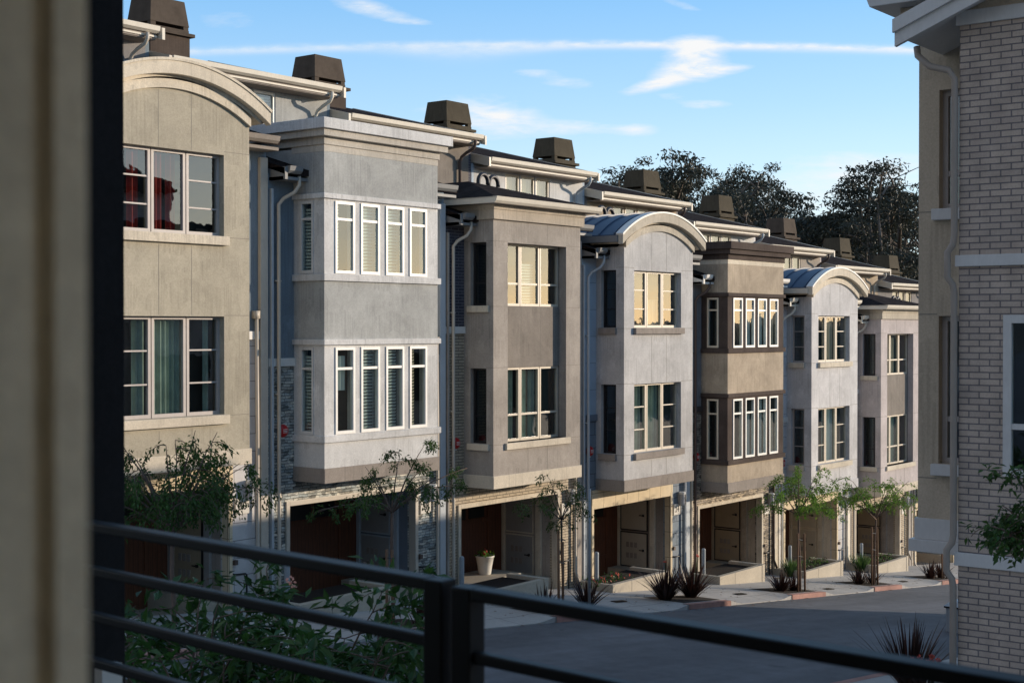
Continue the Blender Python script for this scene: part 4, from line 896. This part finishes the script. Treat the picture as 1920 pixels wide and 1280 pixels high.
flax('thin upright maroon flax tuft before the pale grey townhouse', (20.3, 17.95, gz(20.3)), 26, .6, .6, MT['flax'], 5)
flax('reddish flax tufts around the full green tree', (35.1, 18.05, gz(35.1)), 80, .62, 1.0, MT['flax'], 6)
flax('short reddish flax tuft on the kerb side of the full green tree', (35.75, 18.0, gz(35.75)), 50, .5, 1.0, MT['flax'], 26)
flax('reddish flax tuft left of the flat-topped tree', (40.2, 18.1, gz(40.2)), 55, .55, 1.0, MT['flax'], 7)
flax('reddish flax tuft right of the flat-topped tree', (41.0, 18.05, gz(41.0)), 45, .55, 1.0, MT['flax'], 8)
flax('reddish flax tuft under the right-hand bay window, left of the stakes', (45.5, 18.0, gz(45.5)), 60, .62, 1.0, MT['flax'], 9)
flax('reddish flax tuft under the right-hand bay window, right of the stakes', (46.4, 18.0, gz(46.4)), 60, .62, 1.0, MT['flax'], 19)
flax('green grassy clump by the bollard of the lilac townhouse', (40.05, 20.25, gz(40.05)), 120, .6, .6, MT['flaxgreen'], 10, 'green grassy clumps')
flax('green grassy clump by the bollard of the mauve townhouse', (45.25, 20.3, gz(45.25)), 130, .62, .6, MT['flaxgreen'], 11, 'green grassy clumps')
flax('big dark flax clump in the lower right corner, on the near pavement', (21.9, 9.0, gz(21.9)), 130, 1.15, .85, MT['flax'], 12)
flax('dark flax clump with red flowers in the lower right corner', (21.2, 8.5, gz(21.2)), 60, .55, .9, MT['flax'], 13, flowers=7)
for n_, (x, z, lab) in enumerate([(29.9, -6.42, 'light grey barrel-roofed'), (41.4, -7.5, 'lilac'), (46.6, -8.03, 'mauve')]):
    r = random.Random(40 + n_); t = thing('bedding_plant', f'low reddish bedding plants in the planter of the {lab} townhouse', 'plant', (x, 20.1, z), 'bedding plants in the planters'); m = MB(); f = MB()
    for q in range([170, 200, 160][n_]):
        p = Vector((r.uniform(-.75, .8), r.uniform(-.18, .45), r.random() * .16)); leaf_quads(m if r.random() < .8 else f, p, rv(r) + Vector((0, 0, .6)), rv(r), .09, .04)
    m.build('leaves', MT['flaxgreen'] if n_ > 0 else MT['leaf_dark'], t, fix=False); f.build('blossom', MT['petal'] if n_ == 0 else MT['flax'], t, fix=False)

# ------------------------------------------------------------------ shrubs in the foreground garden
def at(x, y, depth): 
    p = FWD * depth + RGT * ((x - 960) / 2700 * depth); p.z = (612 - y) / 2700 * depth; return p
sh = [(330, 1175, 9.6, 'broad-leaved dark shrub seen through the railing, next to the dark pillar', 21, 11, .9, .8),
      (560, 1160, 10.2, 'broad-leaved dark shrub with pink flowers seen through the railing', 22, 11, .9, .75),
      (625, 1205, 9.4, 'arching leafy shrub spray closest to the railing posts', 23, 7, .8, .65),
      (430, 1255, 8.8, 'low dense shrub at the bottom edge between the two taller shrubs', 24, 9, .9, .8)]
for (x, y, dp, lab, sd, n, rad, dens) in sh:
    p = at(x, y, dp); base = Vector((p.x, p.y, gz(p.x))); h = p.z - base.z
    t = make_tree('garden_shrub', lab, 'shrub', tuple(base), 'shrubs below the balcony', sd, h * .35, limb_set(sd, n, 0, rad, rad, h * .8, h + .32) + limb_set(sd + 50, n, 0, rad * 1.05, rad, h * .35, h * .85), int(32 * dens), .135, .050, MT['leaf_dark'], MT['bark'], .03, .5, .35, sub=7)
    if sd == 22:
        r = random.Random(5); m = MB()
        for q in range(3):
            c0 = at(542 + q * 4, 1084 + q * 7, dp - .9) - base
            for w in range(6): leaf_quads(m, c0 + rv(r) * .01, rv(r), rv(r), .026, .018)
        m.build('blossom', MT['pink'], t, fix=False)
p = at(1975, 925, 10.5); base = Vector((p.x, p.y, gz(p.x)))
make_tree('garden_tree', 'dark leafy tree reaching in from the right edge before the brick wall', 'tree', tuple(base), None, 31, p.z - base.z - .5, [tuple(at(x, y, d) - base) for x, y, d in [(1862, 990, 10.3), (1880, 950, 10.7), (1905, 880, 10.4), (1925, 940, 10.2), (1910, 1000, 10.6), (1960, 900, 10.4), (1990, 870, 10.7), (1970, 1010, 10.3), (2030, 930, 10.5)]], 30, .075, .032, MT['leaf_shade'], MT['bark'], .03, .22, .6, sub=6)

# ------------------------------------------------------------------ gum trees on the skyline
def gum_mesh(seed, H, R0, narrow=1.0):
    r = random.Random(seed); tr = MB(); lf = MB()
    stems = [(r.uniform(-.8, .8), r.uniform(-.8, .8)) for _ in range(r.randint(2, 3))]
    clumps = []
    for sx, sy in stems:
        top = Vector((sx * 2.2 + r.uniform(-1, 1), sy * 2.2, H * r.uniform(.82, 1.0))); pts = []
        for q in range(9):
            s_ = q / 8; pts.append(Vector((sx * .4, sy * .4, 0)).lerp(top, s_) + Vector((math.sin(s_ * 5 + sx) * .35, math.cos(s_ * 4 + sy) * .35, 0)) * s_)
        tr.tube([tuple(p) for p in pts], [.38 * (1 - .85 * q / 8) for q in range(9)], 7)
        clumps.append((pts[-1], r.uniform(.9, 1.5)))
        for w in range(13):
            q = r.randint(3, 8); a = r.uniform(0, 6.28); hfac = 1 - abs(q / 8 - .62) * 1.1; L_ = R0 * narrow * r.uniform(.45, 1.0) * max(.35, hfac)
            e = pts[q] + Vector((math.cos(a) * L_, math.sin(a) * L_, r.uniform(.6, 2.6)))
            mid = pts[q].lerp(e, .5) + Vector((0, 0, .5)); tr.tube([tuple(pts[q]), tuple(mid), tuple(e)], [.10, .06, .025], 5)
            clumps.append((e, r.uniform(.7, 1.5)))
            for z in range(r.randint(1, 3)):
                e2 = e + Vector((r.gauss(0, .9), r.gauss(0, .9), r.uniform(-.6, 1.2))); tr.tube([tuple(mid), tuple(e2)], [.04, .015], 4); clumps.append((e2, r.uniform(.45, 1.0)))
    for c_, rad in clumps:
        rad *= .92
        for w in range(int(105 * rad ** 1.5) + 22):
            d = rv(r); p = c_ + Vector((d.x * rad * 1.15, d.y * rad * 1.15, d.z * rad * .6)) * r.random() ** .5
            leaf_quads(lf, p, rv(r) + Vector((0, 0, -.8)), rv(r), r.uniform(.2, .42), r.uniform(.07, .14))
    mz = max(p[2] for p in lf.v)
    return tr, lf, mz
VAR = []
for sd, H, R0, nar in ((1, 24, 4.6, 1), (2, 22, 5.2, 1), (3, 26, 4.2, .9), (4, 20, 5.6, 1.1), (5, 24, 5.0, .8)):
    g_ = gum_mesh(sd, H, R0, nar); VAR.append((g_[2], g_[:2]))
gums = [(1098, 292, 128, 'small-headed gum tree whose top stands alone left of the dark skyline', 2), (1140, 335, 120, 'low rounded gum tree behind the chimney of the light grey townhouse row', 3), (1178, 322, 122, 'gum tree peeping just left above the olive chimney', 0),
        (1248, 300, 118, 'tall gum tree right of the olive chimney, left half of the tallest group', 4), (1300, 290, 116, 'broad tall gum tree in the middle of the skyline', 1), (1352, 300, 121, 'tall gum tree at the right of the tallest middle group', 2),
        (1405, 345, 114, 'medium gum tree stepping down from the middle group', 3), (1462, 352, 112, 'round-headed gum tree just left of the bright sky gap', 0), (1500, 395, 118, 'low gum tree filling the bottom of the bright sky gap', 4),
        (1560, 375, 110, 'gum tree just right of the bright sky gap', 1), (1612, 352, 113, 'airy gum tree between the sky gap and the tall right-hand trees', 2), (1670, 300, 106, 'tall airy gum tree beside the right-hand building', 4), (1722, 296, 108, 'tall gum tree half hidden by the right-hand building', 0),
        (1270, 330, 136, 'gum tree further back showing between two taller crowns', 0), (1375, 330, 130, 'gum tree further back at the right shoulder of the middle group', 4), (1120, 350, 135, 'low gum tree further back at the left end of the skyline', 1), (1445, 375, 126, 'shaggy gum tree further back left of the bright gap', 2), (1535, 400, 128, 'low gum tree further back just right of the bright gap', 0), (1655, 345, 122, 'gum tree further back between the two tall right-hand trees', 2), (1215, 352, 132, 'shadowed gum tree further back behind the olive chimney', 1), (1330, 345, 134, 'gum tree further back filling the middle of the skyline', 3), (1430, 385, 132, 'gum tree further back between the stepping-down trees', 1), (1590, 410, 130, 'low gum tree further back, right of the sky gap', 3), (1640, 400, 128, 'dense gum tree further back near the right-hand building', 1), (1690, 390, 124, 'dense low gum tree right above the last chimney', 3)]
for q, (x, y) in enumerate([(1085, 325), (1150, 335), (1205, 335), (1262, 322), (1318, 312), (1358, 318), (1405, 348), (1450, 365), (1525, 410), (1572, 390), (1625, 368), (1680, 345), (1730, 340)]):
    gums.append((x, y, 142 + (q % 3) * 3, 'shadowed gum tree in the far back row, ' + ['left end of the skyline', 'behind the low crown beside the olive chimney', 'just left of the tallest group', 'behind the left of the tallest group', 'behind the middle of the tallest group', 'behind the right of the tallest group', 'behind the stepping-down trees', 'left rim of the bright gap', 'middle of the bright gap', 'right rim of the bright gap', 'left of the airy tall tree', 'behind the airy tall tree', 'against the right-hand building'][q], [1, 3][q % 2]))
gmesh = {}
for n_, (x, y, dp, lab, vi) in enumerate(gums):
    H, (tr, lf) = VAR[vi]; p = at(x, y, dp); zg = gz(130) - .35; s_ = (p.z - zg) / H; sw = 1.3 if n_ % 2 else 1.42
    t = thing('gum_tree', lab, 'tree', (p.x, p.y, zg), 'gum trees on the skyline', rz=n_ * 1.3); t.scale = (sw, sw, s_)
    if vi not in gmesh:
        gmesh[vi] = (tr.build('trunk', MT['gumbark'], t, smooth=True), lf.build('crown', MT['gum'], t, fix=False))
    else:
        for src in gmesh[vi]:
            o = src.copy(); C.objects.link(o); o.parent = t

# ------------------------------------------------------------------ brick house on the near side, and the houses beyond it
BX, BY = 14.9, 5.59; WX = 15.85; WY = 6.42
t = thing('brick_house', 'house with grey-tan brick side wall and projecting greige bay at the right edge', 'house', (BX, BY, gz(BX)))
O = (BX, BY, gz(BX)); bd = lambda m, name, mat, parent=t, bevel=0, smooth=False: m.build(name, MT[mat], parent, O, smooth, bevel)
win = (4.06, 5.12, -1.55, .12); win2 = (4.06, 5.12, 1.32, 2.68)
m = MB(); m.holes('x', BX, BX + .2, -15.0, BY, gz(BX) - .5, 3.3, [win, (-1.2, -.1, -1.55, .12)]); bd(m, 'brick_wall', 'brickwall')  # unseen depth lengthened to keep the sun off the balcony pilaster
m = MB(); zr = 3.3 + .40 * 10.3; m.prism([(-15.0, 3.3), (BY, 3.3), (-4.7, zr)], 'x', BX + .01, BX + .2); bd(m, 'gable_wall', 'beige2')
m = MB(); m.box(BX + .2, 20.1, BY - .2, BY, -5.6, 3.3); m.box(BX + .2, 20.1, -15.0, -14.8, -5.6, 3.3); m.box(19.9, 20.1, -14.8, BY - .2, -5.6, 3.3); m.box(BX + .2, 19.9, -14.8, BY - .2, -5.6, -5.5); bd(m, 'wall', 'beige2')
m = MB(); e = .035
for z0, z1 in ((3.16, 3.31), (.63, .75), (-2.52, -2.38)): m.box(BX - e, BX, -15.0, BY + e, z0, z1)
bd(m, 'band', 'trim2', bevel=.006)
def simple_win(axis, c, a0, a1, z0, z1, fw, mun, fm, sill=None, name='window', par=t, OO=O):
    fr = MB(); pn = MB()
    def bx(mb, p0, p1, d0, d1, q0, q1): mb.box(c + d0, c + d1, p0, p1, q0, q1) if axis == 'x' else mb.box(p0, p1, c + d0, c + d1, q0, q1)
    bx(fr, a0, a0 + fw, 0, .07, z0, z1); bx(fr, a1 - fw, a1, 0, .07, z0, z1); bx(fr, a0 + fw, a1 - fw, 0, .07, z0, z0 + fw); bx(fr, a0 + fw, a1 - fw, 0, .07, z1 - fw, z1)
    for q in mun: bx(fr, a0 + fw, a1 - fw, .01, .06, z1 - (z1 - z0) * q - .03, z1 - (z1 - z0) * q + .03)
    pq(pn, axis, c + .033, a0 + fw, a1 - fw, z0 + fw, z1 - fw)
    f = fr.build(name, MT[fm], par, OO); pn.build('pane', MT['glass'], f, OO, fix=False)
    rm = MB(); bx(rm, a0 - .02, a1 + .02, .4, .44, z0 - .1, z1 + .1); rm.build('dark_room_sheet', MT['room'], f, OO)  # backing sheet painted dark for the shade indoors
    if sill:
        s = MB(); bx(s, a0 - .06, a1 + .06, -sill, 0, z0 - .13, z0 - .003); s.build('sill', MT['trim2'], f, OO, bevel=.006)
simple_win('x', BX - .012, *win, .085, [.69], 'trim2'); simple_win('x', BX - .012, -1.2, -.1, -1.55, .12, .085, [.69], 'trim2')
# greige bay
b1 = (5.66, 6.18, 1.33, 2.67); b2 = (5.66, 6.18, -1.55, .12)
m = MB(); m.holes('x', WX, WX + .2, BY + .002, WY, -2.3, 3.25, [b1, b2]); m.box(WX + .2, 19.2, WY - .2, WY, -2.3, 3.25); m.box(19.0, 19.2, BY + .002, WY - .2, -2.3, 3.25); m.box(WX + .2, 19.0, BY + .01, WY - .2, 3.1, 3.25); bd(m, 'bay', 'beige2')
m = MB()
for zz in (1.30, .14, -1.72): m.box(WX - .002, WX, 6.20, WY, zz - .006, zz + .006)
bd(m, 'joint', 'joint')
m = MB(); m.box(WX - .03, 19.23, BY + .01, WY + .03, -2.42, -2.18); m.box(WX - .08, 19.28, BY + .01, WY + .08, -2.56, -2.42); bd(m, 'bay_skirt', 'trim2', bevel=.006)
for q in (b1, b2): simple_win('x', WX + .11, *q, .06, [.70], 'frame_grey', .20)
m = MB(); m.box(WX - .06, 19.26, BY + .01, WY + .06, 3.25, 3.45); m.box(WX - .16, 19.36, BY + .01, WY + .16, 3.45, 3.62); bd(m, 'frieze', 'beige2', bevel=.006)
m = MB(); e = .42; z0 = 3.62
m.prism([(BY - 2, z0), (WY + e, z0), (WY + e + .06, z0 + .15), (BY - 2, z0 + .15)], 'x', WX - e, 19.2 + e); bd(m, 'eave', 'trim2', bevel=.01)
m = MB(); z0 = 3.775; a0, a1 = WX - e - .03, 19.2 + e; m.add([(a0, WY + e + .08, z0), (a1, WY + e + .08, z0), (a1, 3.0, z0), (a0, 3.0, z0), ((a0 + a1) / 2, 4.6, z0 + .75), ((a0 + a1) / 2, 3.0, z0 + .75)], [(0, 1, 4), (1, 2, 5, 4), (3, 0, 4, 5), (2, 3, 5), (0, 3, 2, 1)]); bd(m, 'hip_roof', 'shingle')
m = MB(); yo = BY + .55; zo = 3.3 - .4 * .55
m.prism([(yo, zo), (-4.7, zr + .0), (-15.5, 3.0), (-15.5, 3.14), (-4.7, zr + .16), (yo, zo + .14)], 'x', BX - .30, 20.1); roof = bd(m, 'roof', 'shingle')
m = MB(); m.prism([(yo + .02, zo - .12), (-4.7, zr - .14), (-15.5, 2.86), (-15.5, 3.1), (-4.7, zr + .12), (yo + .02, zo + .10)], 'x', BX - .36, BX - .30); m.prism([(yo + .03, zo + .02), (-4.7, zr + .0), (-15.5, 3.0), (-15.5, 3.16), (-4.7, zr + .18), (yo + .03, zo + .16)], 'x', BX - .40, BX - .36); o = bd(m, 'rake_board', 'trim2'); o.parent = roof
m = MB(); m.prism([(yo, zo - .02), (-4.7, zr - .02), (-4.7, zr - .005), (yo, zo - .005)], 'x', BX - .298, BX - .002); m.prism([(yo, zo - .02), (BY + .002, 3.28), (BY + .002, 3.295), (yo, zo - .005)], 'x', BX, 20.1); o = bd(m, 'soffit', 'trim2'); o.parent = roof
m = MB(); px = BX - .05
m.tube([(BX + .12, yo - .03, 3.02), (BX + .10, yo - .05, 2.92), (BX + .02, yo - .14, 2.85), (px, BY + .30, 2.76), (px, BY + .10, 2.70), (px, BY + .035, 2.60), (px, BY + .035, .95), (px, BY + .05, .86), (px - .02, BY + .10, .78), (px - .02, BY + .10, .52), (px, BY + .05, .44), (px, BY + .035, .36), (px, BY + .035, -2.2), (px, BY + .05, -2.28), (px - .02, BY + .10, -2.36), (px - .02, BY + .10, -2.58), (px, BY + .05, -2.66), (px, BY + .035, -2.74), (px, BY + .035, gz(BX))], .036, 12); bd(m, 'downspout', 'pipe2', smooth=True)

for q in range(5):
    x0 = 20.15 + 5.26 * q; x1 = x0 + 5.24; g = gz(x0 + 2.6); Lz = g + (2.35 if q < 2 else (.9 if q == 2 else .45)); RH = 1.5 if q < 2 else 0
    t = thing('townhouse', ['first', 'second', 'third', 'fourth', 'last'][q] + ' plain townhouse down the near side of the street, hidden beyond the brick house', 'townhouse', (x0, BY, g), 'near side townhouses')
    O = (x0, BY, g); W_ = MT[['beige', 'lav', 'tan', 'lilac', 'taupe'][q]]
    hs = [(x0 + 1.2, x0 + 1.9, Lz + 1.5, Lz + 3.1), (x0 + 2.2, x0 + 3.0, Lz + 1.5, Lz + 3.1), (x0 + 1.2, x0 + 1.9, Lz + 4.6, Lz + 6.0), (x0 + 2.2, x0 + 3.0, Lz + 4.6, Lz + 6.0)]
    m = MB(); m.holes('y', WY - .2, WY, x0 + .95, x0 + 4.3, Lz + .5, Lz + 6.9, hs); m.box(x0 + .95, x0 + 1.1, BY, WY - .2, Lz + .5, Lz + 6.9); m.box(x0 + 4.15, x0 + 4.3, BY, WY - .2, Lz + .5, Lz + 6.9); m.box(x0 + 1.1, x0 + 4.15, BY, WY - .2, Lz + .5, Lz + .6); m.build('bay', W_, t, O)
    m = MB(); m.prism([(BY, g - 1), (BY, Lz + 6.5), (2.3, Lz + 7.6), (2.3, Lz + 8.4), (-2, Lz + 9.3 + RH * .5), (-6.6, Lz + 8.4), (-6.6, g - 1)], 'x', x0, x1); m.build('wall', W_, t, O)
    m = MB(); m.prism([(2.75, Lz + 8.35), (-2, Lz + 9.4 + RH * .5), (-7, Lz + 8.35), (-7, Lz + 8.5), (-2, Lz + 9.55 + RH * .5), (2.75, Lz + 8.5)], 'x', x0 - .05, x1 - .05); m.box(x0 + .8, x0 + 4.45, 4.2, WY + .25, Lz + 6.9, Lz + 7.1); m.build('roof', MT['shingle'], t, O)
    if q < 2:
        m = MB(); m.box(x0 + 2.0, x0 + 3.2, 1.0, 1.9, Lz + 8.0, Lz + 10.4); m.box(x0 + 1.92, x0 + 3.28, .92, 1.98, Lz + 10.4, Lz + 10.5); m.box(x0 + 2.1, x0 + 3.1, 1.1, 1.8, Lz + 10.5, Lz + 11.2); m.build('chimney', MT['chim'], t, O)
    for (a0, a1, za, zb_) in hs: simple_win('y', WY - .1, a0, a1, za, zb_, .05, [.6], 'frame_white', par=t, OO=O)

# utility cabinet by the right-hand corner
cx, cy = 32.05, 11.98
t = thing('utility_cabinet', 'small pale kerbside cabinet with overhanging lid, half hidden behind the brick corner', 'cabinet', (cx, cy, rz_(cx)))
m = MB(); m.box(-.22, .30, -.25, .25, 0, .56); m.build('body', MT['post'], t, bevel=.015)
m = MB(); m.box(-.25, .33, -.28, .28, .56, .60); m.build('seal', MT['black'], t)
m = MB(); m.add([(-.26, -.29, .60), (.34, -.29, .60), (.34, .29, .60), (-.26, .29, .60), (-.14, -.17, .70), (.22, -.17, .70), (.22, .17, .70), (-.14, .17, .70)], [(0, 1, 5, 4), (1, 2, 6, 5), (2, 3, 7, 6), (3, 0, 4, 7), (4, 5, 6, 7), (0, 3, 2, 1)]); m.build('lid', MT['siding'], t)

# ------------------------------------------------------------------ balcony in the foreground
def RX(y): return 2.16 + .0725 * (y - .6)
def rail_run(t, y0, y1, z, hw, hh, name, mat='black', bev=.004):
    m = MB(); m.add([(RX(y0) - hw, y0, z - hh), (RX(y0) + hw, y0, z - hh), (RX(y1) + hw, y1, z - hh), (RX(y1) - hw, y1, z - hh), (RX(y0) - hw, y0, z), (RX(y0) + hw, y0, z), (RX(y1) + hw, y1, z), (RX(y1) - hw, y1, z)], [(0, 3, 2, 1), (4, 5, 6, 7), (0, 1, 5, 4), (1, 2, 6, 5), (2, 3, 7, 6), (3, 0, 4, 7)])
    return m.build(name, MT[mat], t, (RX(1.9), 1.9, -1.6), bevel=bev)
MT['railing'] = paint('black_powder_coat', (.005, .005, .0065), .5, .12, .35)
t = thing('balcony_railing', 'black metal railing section on the left, running behind the sand pilaster to a post', 'railing', (RX(1.9), 1.9, -1.6), 'balcony railing sections')
rail_run(t, 1.965, 3.8, -.52, .023, .025, 'top_rail', 'railing')
for z in (-.640, -.762, -.884, -1.006): rail_run(t, 1.965, 3.8, z, .014, .024, 'bar', 'railing')
m = MB(); m.box(-.025, .025, .015, .065, .0, 1.0795); m.v = [(p[0] + RX(1.94) - RX(1.9), p[1], p[2]) for p in m.v]; m.build('post', MT['railing'], t, bevel=.004)
t = thing('balcony_railing', 'black metal railing section on the right, lower rail wider spaced, starting at the second post', 'railing', (RX(1.9), 1.9, -1.6), 'balcony railing sections')
rail_run(t, .15, 1.835, -.526, .023, .025, 'top_rail', 'railing')
for z in (-.655, -.79, -.92): rail_run(t, .15, 1.835, z, .014, .024, 'bar', 'railing')
m = MB(); m.box(-.025, .025, -.065, -.015, .0, 1.0735); m.v = [(p[0] + RX(1.86) - RX(1.9), p[1], p[2]) for p in m.v]; m.build('post', MT['railing'], t, bevel=.004)
t = thing('balcony_house', 'house around the balcony, with the ceiling and back wall just outside the picture', 'house', (-2, 0, gz(-2)))
m = MB(); m.box(-9, -1.7, -7, 5.2, -5, 7); m.build('wall', MT['beige2'], t, (-2, 0, gz(-2)))
m = MB(); m.box(-1.69, 2.45, -7, 5.2, 1.15, 7); m.build('upper_storey', MT['beige2'], t, (-2, 0, gz(-2)))
m = MB(); m.box(-1.69, 2.6, -7, 5.2, -1.85, -1.6); m.build('balcony_floor', MT['pillar_dark'], t, (-2, 0, gz(-2)))
m = MB(); m.box(-1.69, 2.45, -7, 5.2, -5, -1.86); m.build('lower_storey', MT['beige2'], t, (-2, 0, gz(-2)))
m = MB(); m.box(0, .15, 0, 1.4, 0, 7); o = m.build('dark_pillar', MT['pillar_dark'], bevel=.006); o.location = (2.60, 3.63, -1.6); tag(o, 'dark charcoal stucco pillar standing full height left of the townhouses', 'pillar')
t = thing('sand_pilaster', 'blurred sand-coloured pilaster with a vertical groove along the left edge', 'pilaster', (.44, .66, -1.6))
m = MB(); m.box(.4375, .457, .634, 1.2, -1.6, 1.6); m.build('corner_strip', MT['pillar_beige'], t, (.44, .66, -1.6))
m = MB(); m.box(-.3, .430, .642, 1.2, -1.6, 1.6); m.build('shaft', MT['pillar_beige'], t, (.44, .66, -1.6))
m = MB(); m.box(.43, .4375, .648, 1.2, -1.6, 1.6); m.build('groove', MT['pillar_beige'], t, (.44, .66, -1.6))
t = thing('white_board', 'small pale board standing at the foot of the dark pillar below the lowest rail', 'board', (2.53, 3.43, -1.6))
m = MB(); m.add([(-.03, -.02, 0), (.03, -.035, 0), (.03, .0, 0), (-.03, .015, 0), (-.028, -.02, .655), (.03, -.035, .64), (.03, .0, .64), (-.028, .015, .655)], [(0, 3, 2, 1), (4, 5, 6, 7), (0, 1, 5, 4), (1, 2, 6, 5), (2, 3, 7, 6), (3, 0, 4, 7)]); m.build('board', MT['white'], t)
